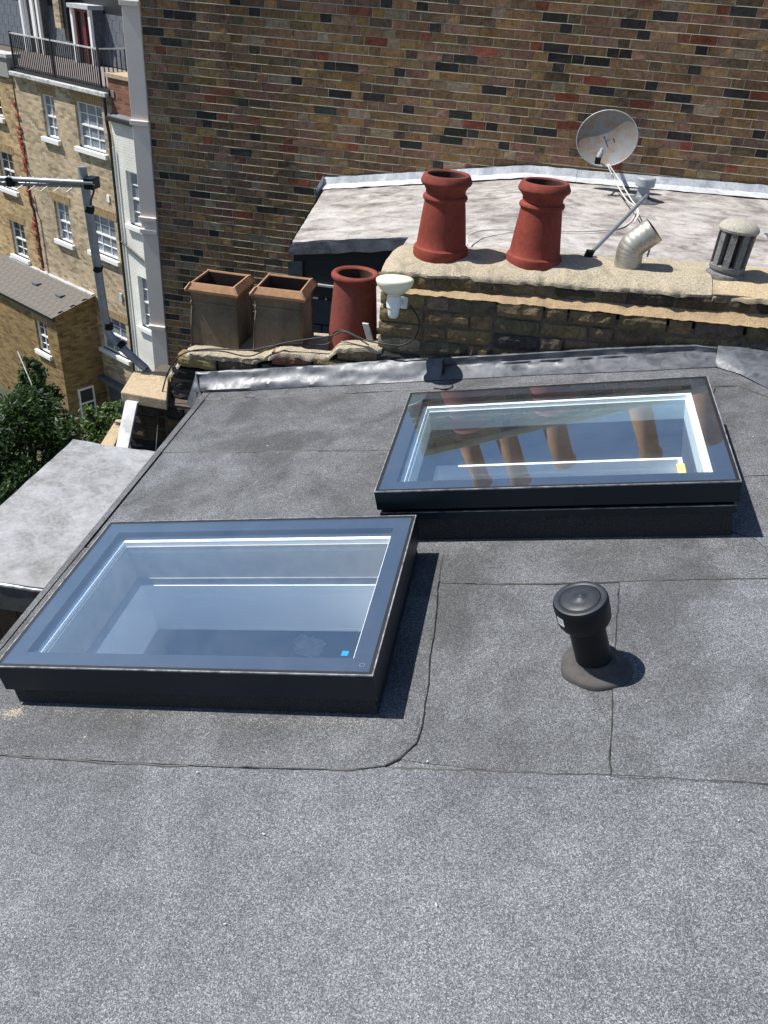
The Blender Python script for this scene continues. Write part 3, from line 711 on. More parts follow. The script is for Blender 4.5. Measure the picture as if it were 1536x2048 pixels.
grid('felt_sheet', 90, 80, nr2, m_silverfelt, NR, thick=0.02, tdir=(0, 0, -1))
def strip(a, b, name, mat, n_, parent, fn):
    return grid(name, n_, 3, lambda i, j: fn(a + (b - a) * i, j), mat, parent)
XB0 = -2.17
def fl(X, j):   # silver tape lapped up the wall
    zt = nzr(X) + [0.0, 0.020, 0.026, 0.092][int(round(j * 3))] + 0.006 * nz(X * 9, j)
    Y = [8.66, 8.73, 8.765, 8.792][int(round(j * 3))] + 0.012 * nz(X * 8, j * 2 + 5)
    return (X, Y, zt + 0.012)
strip(XB0, -0.9, 'silver_tape', m_silver, 46, NR, fl); strip(-0.905, 0.35, 'silver_tape', m_silver, 46, NR, lambda X, j: Vector(fl(X, j)) + Vector((0, -.002, .003)))
strip(0.345, 3.4, 'silver_tape', m_silver, 80, NR, fl)
mk('tape_end', [(XB0 - .01, 8.79, nzr(XB0) + .13), (XB0 - .03, 8.58, nzr(XB0) + .03), (XB0 - .04, 8.6, nzr(XB0) - .10), (XB0 + .0, 8.70, nzr(XB0) - .12), (XB0 + .01, 8.79, nzr(XB0) - .03)], [(0, 1, 2, 3, 4)], m_silver, NR)
def drip(X, j): return (X, 6.535 - 0.012 * j + 0.006 * nz(X * 12, j * 3), nzr(X) - 0.012 - 0.085 * j + 0.01 * nz(X * 7, j + 4))
strip(-1.89, -0.9, 'silver_drip_edge', m_lead, 30, NR, drip)
mk('left_verge', [(-1.885, 6.53, nzr(-1.9) - .005), (-2.185, 8.80, nzr(-2.18) - .005), (-2.185, 8.80, nzr(-2.18) - .10), (-1.885, 6.53, nzr(-1.9) - .10)], [(0, 1, 2, 3)], m_fascia, NR)
mk('fascia', [(-1.86, 6.56, -.55), (-0.86, 6.56, -.55), (-0.86, 6.56, nzr(-.86) - .02), (-1.86, 6.56, nzr(-1.86) - .02), (-1.86, 6.60, -.55), (-0.86, 6.60, -.55), (-0.86, 6.60, nzr(-.86) - .02), (-1.86, 6.60, nzr(-1.86) - .02)], BOXF, m_fascia, NR)
box('white_trim', -1.82, -0.86, 6.545, 6.575, -0.462, -0.445, m_white, NR)
mk('corner_flashing', [(-1.90, 6.53, -.28), (-1.78, 6.535, -.27), (-1.775, 6.535, -.50), (-1.895, 6.53, -.55)], [(0, 1, 2, 3)], m_lead, NR)
bw = thing('block_wall', (-1.3, 6.6, -3), 'dark painted blockwork wall below the pale roof edge', 'wall')
box('wall_body', -1.84, 1.0, 6.64, 6.9, -12.2, -0.5, m_mortard, bw)
for r_ in range(10):
    for c_ in range(4):
        x0 = -1.84 + c_ * 0.45 - (0.225 if r_ % 2 else 0); z0 = -0.58 - 0.225 * (r_ + 1)
        xa, xb = max(x0, -1.84), min(x0 + 0.44, -0.05)
        if xb - xa > .05: box('block', xa, xb, 6.60 + random.uniform(0, .004), 6.65, z0, z0 + 0.213, m_blk, bw, bevel=.004)
box('side_wall', -0.97, 3.6, 4.47, 4.60, -8, -0.05, m_mortard, bw)
# little squares of slipped felt tab on the far right of that roof
tag(box('slate_offcut', 1.83, 2.2, 6.95, 7.25, .155, .19, m_slate, bevel=.004), 'dark slate offcut lying on pale roof at the right edge', 'slate')

# ------------------------------------------------------------------ chimney stack with pots (party wall)
ST = thing('chimney_stack', (0, 4.15, -1), 'low brick chimney stack with sandy mortar top and lead at its foot', 'chimney')
YF = 3.935
def LF(X): return 0.455 + 0.0285 * X
def LB(X): return 0.464 + 0.048 * X
def FB(X): return 0.541 + 0.051 * X
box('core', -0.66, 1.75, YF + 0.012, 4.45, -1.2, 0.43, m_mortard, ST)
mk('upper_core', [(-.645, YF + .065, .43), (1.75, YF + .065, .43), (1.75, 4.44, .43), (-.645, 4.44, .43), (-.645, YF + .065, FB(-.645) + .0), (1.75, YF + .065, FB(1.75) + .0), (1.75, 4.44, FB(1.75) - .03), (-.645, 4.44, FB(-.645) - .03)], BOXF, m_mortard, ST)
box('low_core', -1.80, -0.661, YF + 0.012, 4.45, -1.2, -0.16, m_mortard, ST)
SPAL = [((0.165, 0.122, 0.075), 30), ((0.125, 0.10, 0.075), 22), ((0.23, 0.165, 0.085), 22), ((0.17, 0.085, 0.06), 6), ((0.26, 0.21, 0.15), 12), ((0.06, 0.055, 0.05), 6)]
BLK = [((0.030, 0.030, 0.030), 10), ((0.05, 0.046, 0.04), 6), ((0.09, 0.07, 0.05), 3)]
rv = {(L_, s_): mesh_of('brick', rough_brick(L_, 0.066, 0.09, 0.0065, s_ * 3.7 + L_ * 11), m_brick1) for L_ in (0.216, 0.104) for s_ in range(5)}
def lay(x0, x1, zc0, yfront, parent, pal, start='S', stagger=0.0, tilt=0.0):
    x = x0 + stagger; k = 0 if start == 'S' else 1
    while x < x1 - 0.03:
        L_ = 0.216 if k % 3 != 2 else 0.104
        le = min(L_, x1 - x)
        if le < 0.05: break
        o = bpy.data.objects.new('brick', rv[(L_, random.randrange(5))]); link(o, parent)
        o.scale = (le / L_, 1, random.uniform(.95, 1.03))
        o.location = (x + le / 2, yfront + random.uniform(-.006, .006), zc0 + tilt * (x + le / 2) + random.uniform(-.003, .003))
        o.rotation_euler = (random.uniform(-.04, .04), random.uniform(-.012, .012) - tilt, random.uniform(-.02, .02))
        o.color = (*palcol(pal), 1); x += le + random.uniform(.010, .016); k += 1
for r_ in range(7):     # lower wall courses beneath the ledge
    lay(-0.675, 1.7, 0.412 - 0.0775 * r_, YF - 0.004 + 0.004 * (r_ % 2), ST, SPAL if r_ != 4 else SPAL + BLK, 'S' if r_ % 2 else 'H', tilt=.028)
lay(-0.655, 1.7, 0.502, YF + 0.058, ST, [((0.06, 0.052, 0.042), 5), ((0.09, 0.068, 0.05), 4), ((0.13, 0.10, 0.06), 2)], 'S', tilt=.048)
# tan mortar ledge where the wall steps in
def ledge(i, j):
    X = -0.672 + 2.4 * i; y = [YF - 0.004, YF + 0.012, YF + 0.035, YF + 0.064][j_(j, 3)]
    zz = [LF(X) - .006, LF(X), LF(X) * .5 + LB(X) * .5, LB(X) + .006][j_(j, 3)] + 0.006 * nz(X * 9, j) + 0.006 * nz(X * 31, j)
    return (X, y + 0.006 * nz(X * 11, j * 2 + 3), zz)
def j_(j, n_): return int(round(j * n_))
grid('ledge_mortar', 150, 3, ledge, m_ledge, ST)
# flaunching of the upper stack
def flaunch(x0, x1, zoff, seed, name, mat, nxv):
    ys = [0.0, 0.004, 0.02, 0.06, 0.12, 0.2, 0.3, 0.38, 0.44, 0.47, 0.472]
    zs = [-0.002, 0.006, 0.014, 0.027, 0.046, 0.052, 0.052, 0.048, 0.03, 0.0, -0.06]
    def fn(i, j):
        k = j_(j, 10); X = x0 + (x1 - x0) * i
        y = YF + 0.052 + ys[k] + (0.016 * nz(X * 6, seed) + 0.013 * nz(X * 23, seed) + .006 * nz(X * 60, seed)) * (1 if k < 4 else 0.2)
        zz = FB(X) + zoff + zs[k] + 0.009 * nz(X * 4, k * .5 + seed) + 0.006 * nz(X * 17, k + seed) - (0.007 * abs(nz(X * 15, seed + 2)) if k < 2 else 0)
        if i < 0.06 and seed < 1: e = (0.06 - i) / 0.06; zz -= 0.05 * e * e * (1 if k > 1 else .2)
        return (X, y, zz)
    o = grid(name, nxv, 10, fn, mat, ST, thick=0.012, tdir=(0, 0, -1)); return o
flaunch(-0.70, 0.868, 0.0, 0.3, 'flaunching', m_flaunch, 110)
flaunch(0.872, 1.75, -0.012, 4.3, 'flaunching', m_flaunch2, 60)
# lower, ragged left part
def lowtop(X):
    pts = [(-1.86, -0.22), (-1.79, -0.135), (-1.70, -0.03), (-1.5, -0.022), (-1.33, -0.012), (-1.27, 0.006), (-1.18, 0.052), (-1.0, 0.050), (-0.93, 0.055), (-0.88, 0.115), (-0.70, 0.145), (-0.6, 0.15)]
    for (a, za), (b, zb) in zip(pts, pts[1:]):
        if a <= X <= b: return za + (zb - za) * (X - a) / (b - a)
    return pts[-1][1]
def low(i, j):
    k = j_(j, 9); X = -1.83 + 1.18 * i
    ys = [0.0, 0.003, 0.02, 0.07, 0.13, 0.25, 0.37, 0.44, 0.48, 0.482]; zs = [-0.012, -0.002, 0.006, 0.012, 0.014, 0.012, 0.012, 0.008, -0.03, -0.1]
    y = YF + 0.004 + ys[k] + (0.012 * nz(X * 8, 2) + 0.012 * nz(X * 23, 3)) * (k < 4)
    zz = lowtop(X) - 0.012 + zs[k] + 0.008 * nz(X * 9, k * .7) + 0.006 * nz(X * 27, k) - (0.02 * abs(nz(X * 11, 8)) if k < 2 else 0)
    if k > 3: zz = zz * 0.3 + (-0.045 + 0.05 * max(0, (X + 1.35))) * 0.7 if X > -1.75 else zz
    return (X, y, zz)
grid('low_flaunching', 110, 9, low, m_flaunch, ST, thick=0.010, tdir=(0, 0, -1))
for zc0, xa, xb, pal in ((-0.085, -1.76, -1.30, SPAL), (-0.005, -1.235, -0.66, SPAL), (0.072, -0.885, -0.66, [((0.25, 0.18, 0.10), 3), ((0.20, 0.15, 0.09), 2)]), (-0.083, -1.29, -0.66, SPAL),
                         (-0.165, -1.80, -0.66, BLK), (-0.243, -1.815, -1.2, BLK), (-0.32, -1.815, -1.3, BLK)):
    lay(xa, xb, zc0, YF + 0.002, ST, pal)

# pots -------------------------------------------------------------
def red_pot(base, label, tilt=(0, 0)):
    t = thing('chimney_pot', base, label, 'chimney pot', 'red flared chimney pots on the upper stack')
    ax_ = Vector((tilt[0], tilt[1], 1))
    lathe('body', [(0.132, -0.02), (0.137, 0.0), (0.138, 0.030), (0.135, 0.044), (0.127, 0.05), (0.124, 0.055), (0.119, 0.10), (0.111, 0.17), (0.1035, 0.235), (0.0985, 0.268), (0.0985, 0.27)], m_redpot, t, 56, base, ax_, wob=.006, caps=(False, False))
    lathe('collar_ring', [(0.0985, 0.266), (0.106, 0.270), (0.110, 0.279), (0.107, 0.289), (0.099, 0.293), (0.0968, 0.296), (0.097, 0.315)], m_redpot, t, 56, base, ax_, wob=.006, caps=(False, False))
    r_ = lathe('rim', [(0.097, 0.314), (0.108, 0.332), (0.120, 0.342), (0.1245, 0.350), (0.1245, 0.356), (0.113, 0.382), (0.1085, 0.386), (0.095, 0.386), (0.091, 0.380)], m_redrim, t, 56, base, ax_, wob=.006, caps=(False, False))
    lathe('flue_lining', [(0.091, 0.380), (0.0905, 0.20), (0.10, 0.02)], m_soot, t, 40, base, ax_, caps=(False, True))
    return t
red_pot(Vector((-0.430, 4.205, 0.560)), 'left of the two red flared chimney pots on the upper stack', (-.012, 0))
red_pot(Vector((0.034, 4.205, 0.572)), 'right red flared chimney pot, beside the satellite dish stay rod', (-.006, .01))
b3 = Vector((-0.858, 4.20, 0.035)); t3 = thing('chimney_pot', b3, 'plain dusty red round chimney pot beside the two square pots', 'chimney pot')
lathe('body', [(0.129, -0.05), (0.129, 0.06), (0.124, 0.15), (0.117, 0.25), (0.111, 0.325), (0.1085, 0.345)], m_redpot2, t3, 56, b3, wob=.008, caps=(False, False))
lathe('rim', [(0.1085, 0.343), (0.113, 0.349), (0.122, 0.356), (0.127, 0.367), (0.126, 0.378), (0.118, 0.387), (0.108, 0.389), (0.096, 0.386), (0.090, 0.378)], m_redrim, t3, 56, b3, wob=.008, deg=70, caps=(False, False))
lathe('flue_lining', [(0.090, 0.378), (0.089, 0.15)], m_soot, t3, 40, b3, caps=(False, True))

def square_pot(base, label, yaw, lean):
    t = thing('chimney_pot', base, label, 'chimney pot', 'square buff chimney pots on the low stack')
    qq = Matrix.Rotation(yaw, 3, 'Z')
    def loft(name, prof, mat, parent, seed=0.0):
        V, F = [], []
        for (hw, hz) in prof:
            for (sx, sy) in ((-1, -1), (1, -1), (1, 1), (-1, 1)):
                c_ = 0.06
                for (ax_, ay_) in (((1 - c_), 1), (1, (1 - c_))) if sx * sy > 0 else ((1, (1 - c_)), ((1 - c_), 1)):
                    p = Vector((sx * hw * ax_, sy * hw * ay_, hz))
                    p += Vector((0.003 * nz(p.x * 9 + seed, hz * 9), 0.003 * nz(p.y * 9 + seed, hz * 9, 3), 0.003 * nz(p.x * 7, p.y * 7 + seed)))
                    p = qq @ p; V.append(base + p + Vector((lean[0], lean[1], 0)) * hz)
        n_ = 8
        for i in range(len(prof) - 1):
            for k in range(n_): F.append((i * n_ + k, i * n_ + (k + 1) % n_, (i + 1) * n_ + (k + 1) % n_, (i + 1) * n_ + k))
        return mk(name, V, F, mat, parent)
    s0 = base.x * 5
    loft('body', [(0.141, -0.04), (0.137, 0.10), (0.131, 0.20), (0.125, 0.252)], m_buff, t, s0)
    loft('string_course', [(0.125, 0.250), (0.130, 0.256), (0.130, 0.268), (0.126, 0.272)], m_buff, t, s0)
    loft('neck', [(0.126, 0.271), (0.130, 0.300), (0.142, 0.322)], m_buff, t, s0)
    loft('rim', [(0.142, 0.321), (0.149, 0.327), (0.151, 0.338), (0.127, 0.371), (0.119, 0.371), (0.115, 0.364)], m_buffrim, t, s0)
    loft('flue_lining', [(0.115, 0.364), (0.112, 0.18), (0.11, 0.05)], m_soot, t, s0)
    return t
square_pot(Vector((-1.592, 4.20, -0.070)), 'left square buff chimney pot, nearest the aerial mast', rad(-1.5), (-.01, 0))
square_pot(Vector((-1.244, 4.20, -0.048)), 'right square buff chimney pot, next to the plain round pot', rad(1.5), (0.01, 0))

# aluminium flexible duct
db = Vector((0.484, 4.20, 0.585)); e1 = onY(1266, 492, 4.2); e2 = onY(1309, 459, 4.2)
path = spline([db - Vector((0, 0, .03)), db + Vector((0, 0, .05)), e1, e2], 40); Ls = [0]
for a, b in zip(path, path[1:]): Ls.append(Ls[-1] + (b - a).length)
rib = lambda t_: 0.0625 + 0.0016 * abs(sin(pi * t_ * Ls[-1] / 0.018)) ** .4 + 0.0014 * nz(t_ * 9)
dt = thing('flexible_duct', db, 'bent silver flexible aluminium duct standing in the mortar', 'duct')
tube('hose', path, rib, m_alu, dt, 36, cap=False)
tube('inside', path[4:], lambda t_: 0.0595, m_soot, dt, 30, cap=False)
rr = (path[-1] - path[-6]).normalized()
# lantern terminal
lb = Vector((0.940, 4.20, 0.602)); lt = thing('chimney_terminal', lb, 'sooty clay louvred flue terminal with a rough domed cap', 'chimney terminal')
lax = Vector((0.03, 0, 1))
lathe('collar', [(0.088, -0.02), (0.092, 0.02), (0.088, 0.038), (0.076, 0.046), (0.074, 0.055)], m_cowl, lt, 32, lb, lax, wob=.05)
lathe('base_ring', [(0.074, 0.05), (0.082, 0.058), (0.083, 0.074), (0.076, 0.080)], m_cowl, lt, 32, lb, lax, wob=.02)
lathe('flue_core', [(0.052, 0.07), (0.052, 0.24)], m_soot, lt, 24, lb, lax)
for k in range(9):
    a = 2 * pi * k / 9 + .2; d = Vector((cos(a), sin(a), 0)); tg = Vector((-sin(a), cos(a), 0)); V = []
    for (h0, r0) in ((0.072, 0.080), (0.235, 0.083)):
        for (rd, w2) in ((r0, .015), (r0, -.015), (0.045, -.007), (0.045, .007)):
            V.append(lb + Vector((.03 * h0, 0, h0)) + d * rd + tg * w2)
    mk('fin', V, BOXF, m_cowl, lt)
lathe('dome_cap', [(0.060, 0.226), (0.088, 0.232), (0.0915, 0.243), (0.085, 0.258), (0.068, 0.272), (0.04, 0.282), (0.001, 0.286)], mortar_mat('pebbly_cap', (0.42, 0.39, 0.33), 0.55, (0.25, 0.23, 0.2), 200), lt, 36, lb, lax, wob=.03)

# lead flashing ------------------------------------------------------
fp = [(400, 784, 742), (500, 780, 736), (600, 774, 731), (700, 769, 724), (800, 764, 716), (870, 760, 714), (1000, 753, 708), (1100, 748, 702), (1200, 744, 696), (1300, 740, 692), (1390, 735, 690), (1436, 733, 695)]
FT = thing('lead_flashing', roof(870, 760), 'crumpled lead flashing dressed along the foot of the chimney', 'flashing')
def lerp_fp(x):
    for a, b in zip(fp, fp[1:]):
        if a[0] <= x <= b[0]:
            t_ = (x - a[0]) / (b[0] - a[0]); return a[1] + (b[1] - a[1]) * t_, a[2] + (b[2] - a[2]) * t_
    return (fp[0][1], fp[0][2]) if x < fp[0][0] else (fp[-1][1], fp[-1][2])
def flash(x0, x1, prof, seed, crump):
    def fn(i, j):
        x = x0 + (x1 - x0) * i; yb, yt = lerp_fp(x); Bp = roof(x, yb, 0.013); Tz = onY(x, yt, YF - 0.018).z
        k = j_(j, 8); fy, fz = prof[k]
        cr = crump * (0.9 * nz(x * .010 + seed, k * .35) + 0.55 * nz(x * .028 + seed, k * .6) + 0.22 * nz(x * .07, k * 1.1 + seed))
        if k == 0: cr *= .3
        if k > 4 and prof is P2: cr = abs(cr) * .35
        wav = 0.004 * nz(x * .03, 9 + seed) if k == 8 else 0
        return (Bp.x, Bp.y + (YF - 0.02 - Bp.y) * fy - cr - 0.004, Bp.z + (Tz - Bp.z) * fz + cr * .3 + wav)
    return grid('lead_sheet', 120, 8, fn, m_lead, FT, thick=0.004, tdir=(0, 1, 0))
P1 = [(0, 0), (.10, .12), (.26, .28), (.42, .44), (.58, .60), (.74, .76), (.88, .90), (.95, .985), (1.02, 1.0)]
P2 = [(0, 0), (.34, .12), (.62, .26), (.84, .40), (.95, .50), (.985, .56), (.99, .75), (.995, .96), (1.05, 1.0)]
flash(386, 880, P1, 1.0, .012); flash(872, 1437, P2, 5.0, .016)
def corner(i, j):
    bp = [roof(1430, 733, .012), roof(1480, 748, .012), roof(1536, 777, .012), roof(1640, 830, .012)]
    t_ = i * 3; a = min(2, int(t_)); Bq = bp[a] + (bp[a + 1] - bp[a]) * (t_ - a)
    Tq = [onY(1436, 692, YF - .02), onY(1480, 695, YF - .03), onY(1545, 705, YF - .03), onY(1640, 715, YF - .03)]
    T_ = Tq[a] + (Tq[a + 1] - Tq[a]) * (t_ - a); k = j
    bul = 0.018 * sin(pi * k)
    return Bq + (T_ - Bq) * k + Vector((-.3, -1, .5)) * (bul + 0.006 * nz(i * 7, k * 4, 3) + .004 + 0.003 * nz(i * 25, k * 9))
grid('lead_sheet', 50, 10, corner, m_lead, FT, thick=0.004, tdir=(.3, 1, 0))
# left end hanging tongue of clear/lead sheet
mk('lead_tongue', [roof(400, 783, .02), roof(410, 800, .012), onY(385, 815, 3.86), onY(372, 812, 3.88), onY(392, 745, 3.9)], [(0, 1, 2, 3, 4)], m_lead, FT)

# floodlight --------------------------------------------------------
fb = onY(786, 637, 3.82); fa = (onY(790, 560, 3.84) - fb); fh = fa.length; fa.normalize()
fl_ = thing('floodlight', fb, 'upturned cream reflector lamp in a white holder on the stack corner', 'lamp')
lathe('socket', [(0.001, 0.0), (0.018, 0.004), (0.026, 0.018), (0.029, 0.05), (0.030, 0.055)], m_white, fl_, 28, fb, fa, deg=60)
lathe('holder', [(0.031, 0.052), (0.034, 0.054), (0.036, 0.075), (0.034, 0.108), (0.028, 0.112)], m_white, fl_, 28, fb, fa)
lathe('reflector_bulb', [(0.029, 0.110), (0.033, 0.125), (0.045, fh - .062), (0.068, fh - .042), (0.084, fh - .022), (0.0905, fh - .004), (0.088, fh + .006), (0.078, fh + .012), (0.05, fh + .016), (0.001, fh + .018)], m_cream, fl_, 48, fb, fa, deg=70)
pl = onY(806, 606, YF - .012)
box('back_plate', pl.x - .022, pl.x + .022, YF - .016, YF + .004, pl.z - .028, pl.z + .028, m_white, fl_, bevel=.003)
tube('bracket_arm', [pl, fb + fa * .085], 0.010, m_white, fl_, 10)

# satellite dish -----------------------------------------------------
YD = 8.45; dc = onY(1214, 277, YD); sd = thing('satellite_dish', dc, 'oval grey satellite dish with rust stains in front of brick wall', 'satellite dish')
ux = (onY(1276, 268, YD) - onY(1153, 266, YD)); ra = ux.length / 2; ux.normalize()
dn = (Vector((-0.20, -1.0, 0.22))).normalized(); ux = (ux - dn * ux.dot(dn)).normalized(); uy = dn.cross(ux); uy = uy if uy.z > 0 else -uy
rb = 0.235
def dsh(depth, off):
    V, F = [], []; R_, S_ = 12, 56
    for j in range(R_ + 1):
        for k in range(S_):
            a = 2 * pi * k / S_; r_ = max(j / R_, 1e-3)
            V.append(dc + ux * (ra * r_ * cos(a)) + uy * (rb * r_ * sin(a)) - dn * (depth * (1 - r_ * r_) + off))
    F = [(j * S_ + k, j * S_ + (k + 1) % S_, (j + 1) * S_ + (k + 1) % S_, (j + 1) * S_ + k) for j in range(R_) for k in range(S_)]
    return V, F
o = mk('reflector', *dsh(0.055, 0.0), m_dish, sd, smooth=True)
o2 = mk('back_skin', *dsh(0.058, 0.004), m_galv, sd, smooth=True)
V = []; S_ = 56
loop = [dc + ux * (ra * cos(2 * pi * k / S_)) + uy * (rb * sin(2 * pi * k / S_)) for k in range(S_ + 1)]
tube('rim_roll', loop, 0.0065, m_galv, sd, 8)
for (px_, py_) in ((1208, 274), (1227, 278), (1218, 314)):
    p = onY(px_, py_, YD + .03); tube('bolt', [p + dn * .0, p - dn * .03], 0.006, m_cable, sd, 8)
lnb = onY(1197, 317, YD - .22)
arm0 = dc - uy * (rb * .96) - dn * .0
tube('feed_arm', [arm0, lnb + Vector((0, .02, -.03))], 0.009, m_galv, sd, 8)
lathe('feed_horn', [(0.022, 0), (0.026, 0.02), (0.024, 0.05), (0.018, .055), (0.018, .085), (.012, .09)], m_greypvc, sd, 20, lnb, Vector((.25, .35, 1)))
box('feed_body', lnb.x - .028, lnb.x + .022, lnb.y - .03, lnb.y + .03, lnb.z - .045, lnb.z + .012, m_black, sd, bevel=.006)
tube('wall_bracket', [dc - dn * .05, dc + Vector((0.02, .2, -.02)), Vector((dc.x + .03, YW, dc.z - .05))], 0.018, m_galv, sd, 10)
for k, (dx, yy) in enumerate(((0, 0), (10, -4))):
    c1 = spline([onY(1214 + dx * .3, 328, YD - .1), onY(1232 + dx, 365, 8.2), onY(1252 + dx, 398, 7.8), onY(1268 + dx * .5, 412, 7.2), onY(1275 + dx * .2, 428, 6.6), onY(1268, 446, 6.2)], 8)
    tube('white_lead', c1, 0.0055, m_cablew, sd, 6)
# stay rod on the flaunching
r0 = Vector((0.255, 4.30, 0.60)); r0 = onY(1180, 508, 4.33); r1 = onY(1293, 392, 5.3)
sr = thing('stay_rod', r0, 'long grey steel stay rod in a black shoe on the stack', 'stay rod')
tube('rod', [r0, r1], 0.0105, m_galv, sr, 10)
d = (r1 - r0).normalized()
box('shoe', -0.018, 0.022, -.02, .02, -.035, .03, m_black, sr, bevel=.004, fr=lambda a, b, c: r0 + Vector((a + c * d.x * .9, b, c)) + Vector((-.01, 0, -.012)))
tube('foot_bolt', [r0 + Vector((-.02, -.03, -.03)), r0 + Vector((-.02, .03, -.03))], .008, m_galv, sr, 8)
# grey pvc vent on that roof
gb = onZ(1283, 400, nzr(.97)); gv = thing('roof_vent', gb, 'small grey plastic vent pipe with flat cap by the silver tape', 'vent pipe')
lathe('pipe', [(0.055, -.05), (0.055, .02), (0.052, .12)], m_greypvc, gv, 24, gb)
lathe('cap', [(0.058, .115), (0.082, .12), (0.086, .125), (0.086, .185), (0.078, .195), (.001, .198)], m_greypvc, gv, 28, gb)
lathe('lead_skirt', [(0.17, .004), (0.12, .012), (0.07, .03), (0.056, .05)], m_lead, gv, 24, gb, wob=.1)

# cables ---------------------------------------------------------------
def cable(name, pts, r_, mat, label):
    return tag(tube(name, spline(pts, 10), r_, mat, None, 8), label, 'cable')
def lowz(X): return lowtop(X) + .012
cable('black_cable', [onY(820, 610, 3.9), onY(838, 640, 3.89), onY(832, 672, 3.9), onY(805, 690, 3.90), onY(770, 688, 3.91), onY(730, 680, 3.94), onY(690, 662, 3.98), onY(668, 665, 4.0), onY(655, 688, 3.98),
                      onY(600, 690, 3.96), onY(545, 692, 3.95), onY(500, 700, 3.94), onY(420, 698, 3.94), onY(372, 705, 3.93), onY(345, 728, 3.90), onY(328, 770, 3.88), onY(318, 830, 3.83), onY(313, 888, 3.7), onY(311, 915, 3.5)], 0.0042, m_cable,
      'black cable trailing from the lamp along the low stack and down')
cable('thin_black_cable', [onY(738, 690, 3.93), onY(690, 664, 3.97), onY(660, 672, 3.97), onY(560, 688, 3.95), onY(500, 712, 3.93), onY(440, 702, 3.93), onY(375, 702, 3.94)], 0.0038, m_cable,
      'second thinner black cable crossing in front of the square pots')
cable('grey_roof_cable', [onZ(935, 490, nzr(0) + .01), onZ(938, 470, nzr(0) + .02), onZ(975, 460, nzr(0) + .012), onZ(1050, 460, nzr(0) + .012), onZ(1150, 463, nzr(.5) + .012), onZ(1230, 458, nzr(.5) + .012), onZ(1260, 445, nzr(.5) + .012), onZ(1272, 425, nzr(.5) + .012)], 0.006, m_cablew,
      'pale cable lying across the weathered grey felt roof')
cable('loop_cable', [onZ(885, 722, 0.16), onZ(890, 755, .06), roof(905, 772, .012), roof(890, 778, .012), roof(868, 776, .012)], 0.004, m_cable, 'short black cable loop hanging over the lead behind the upper rooflight')
sw_ = onY(737, 668, 4.0)
tag(mk('wood_wedge', boxv(-.016, .016, -.008, .008, -.03, .055, lambda a, b, c: sw_ + Vector((a - c * .35, b, c))), BOXF, m_timberw, bevel=.002), 'small grey wooden wedge leaning on plain red pot', 'wedge')

# ------------------------------------------------------------------ aerial on a cranked mast
YM = 4.10; mp_ = [onY(292, 738, YM), onY(238, 690, YM), onY(222, 673, YM), onY(214, 655, YM), onY(205, 600, YM), onY(164, 333, YM)]
am = thing('aerial_mast', mp_[0], 'cranked grey aerial mast carrying a long boom at far left', 'aerial mast')
pth = [mp_[0], mp_[1]] + spline([mp_[1], mp_[2], mp_[3], mp_[4]], 6)[1:] + [mp_[5]]
tube('mast', pth, 0.0225, m_galv, am, 20)
for (px_, py_, dx, dy) in ((196, 537, 4, -24), (217, 652, 1, -16), (243, 690, -14, -12), (179, 418, 3, -20)):
    a = onY(px_, py_, YM); dd = (onY(px_ + dx, py_ + dy, YM) - a).normalized(); tube('black_tape', [a - dd * .016, a + dd * .016], 0.0245, m_black, am, 20)
bm0, bm1 = onY(-140, 350, YM - .05), onY(187, 366, YM - .05)
tube('boom', [bm0, bm1], 0.0125, m_galv, am, 12)
tube('lower_boom', [bm0 + Vector((0, .02, -.036)), onY(160, 366, YM - .03) + Vector((0, .0, -.012))], 0.0105, m_galv, am, 12)
bx_ = onY(183, 366, YM - .03); box('clamp', bx_.x - .03, bx_.x + .022, bx_.y - .03, bx_.y + .05, bx_.z - .028, bx_.z + .026, m_black, am, bevel=.005)
bx_ = onY(21, 360, YM - .05); box('clamp', bx_.x - .014, bx_.x + .016, bx_.y - .025, bx_.y + .03, bx_.z - .03, bx_.z + .016, m_black, am, bevel=.004)
for k in range(12):
    c_ = bm0 + (bm1 - bm0) * (0.06 + 0.075 * k); L_ = 0.055 - .001 * k
    tube('element', [c_ + Vector((-.03, -L_ * .8, -.045)) , c_ + Vector((.03, L_ * .8, .010))], 0.0020, m_galv, am, 6)
cb_ = spline([onY(187, 372, YM), onY(187, 385, YM - .02), onY(183, 397, YM - .025), onY(181, 410, YM - .024)], 6); tube('feeder', cb_, .005, m_cable, am, 6)
tube('wall_bolt', [mp_[0], mp_[0] + Vector((.06, .03, -.12))], .02, m_galv, am, 12)

# ------------------------------------------------------------------ left: coping, dark parapet, board, lead-topped dormer
cz = -0.255
cp = [onZ(268, 741, cz), onZ(338, 743, cz), onZ(333, 800, cz), onZ(241, 784, cz)]
def cop(pts, th, name, label):
    V = [p for p in pts] + [p - Vector((0, 0, th)) for p in pts]
    return tag(mk(name, V, [(0, 1, 2, 3), (7, 6, 5, 4)] + [(k, k + 4, (k + 1) % 4 + 4, (k + 1) % 4) for k in range(4)], m_coping, bevel=.007), label, 'coping')
cop(cp, 0.062, 'coping_stone', 'sandstone coping slab beside the foot of the aerial mast')
lc = [onZ(243, 850, -.62), onZ(258, 838, -.62), onZ(215, 900, -.62), onZ(190, 905, -.62)]
cop([onZ(232, 838, -.62), onZ(252, 838, -.62), onZ(222, 905, -.62), onZ(190, 905, -.62)], 0.10, 'coping_stone', 'lower sandstone coping behind the leaning grey board')
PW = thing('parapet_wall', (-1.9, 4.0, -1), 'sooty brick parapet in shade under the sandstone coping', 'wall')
box('core', -2.05, -1.55, 3.86, 4.35, -3.0, cz - 0.064, m_mortard, PW)
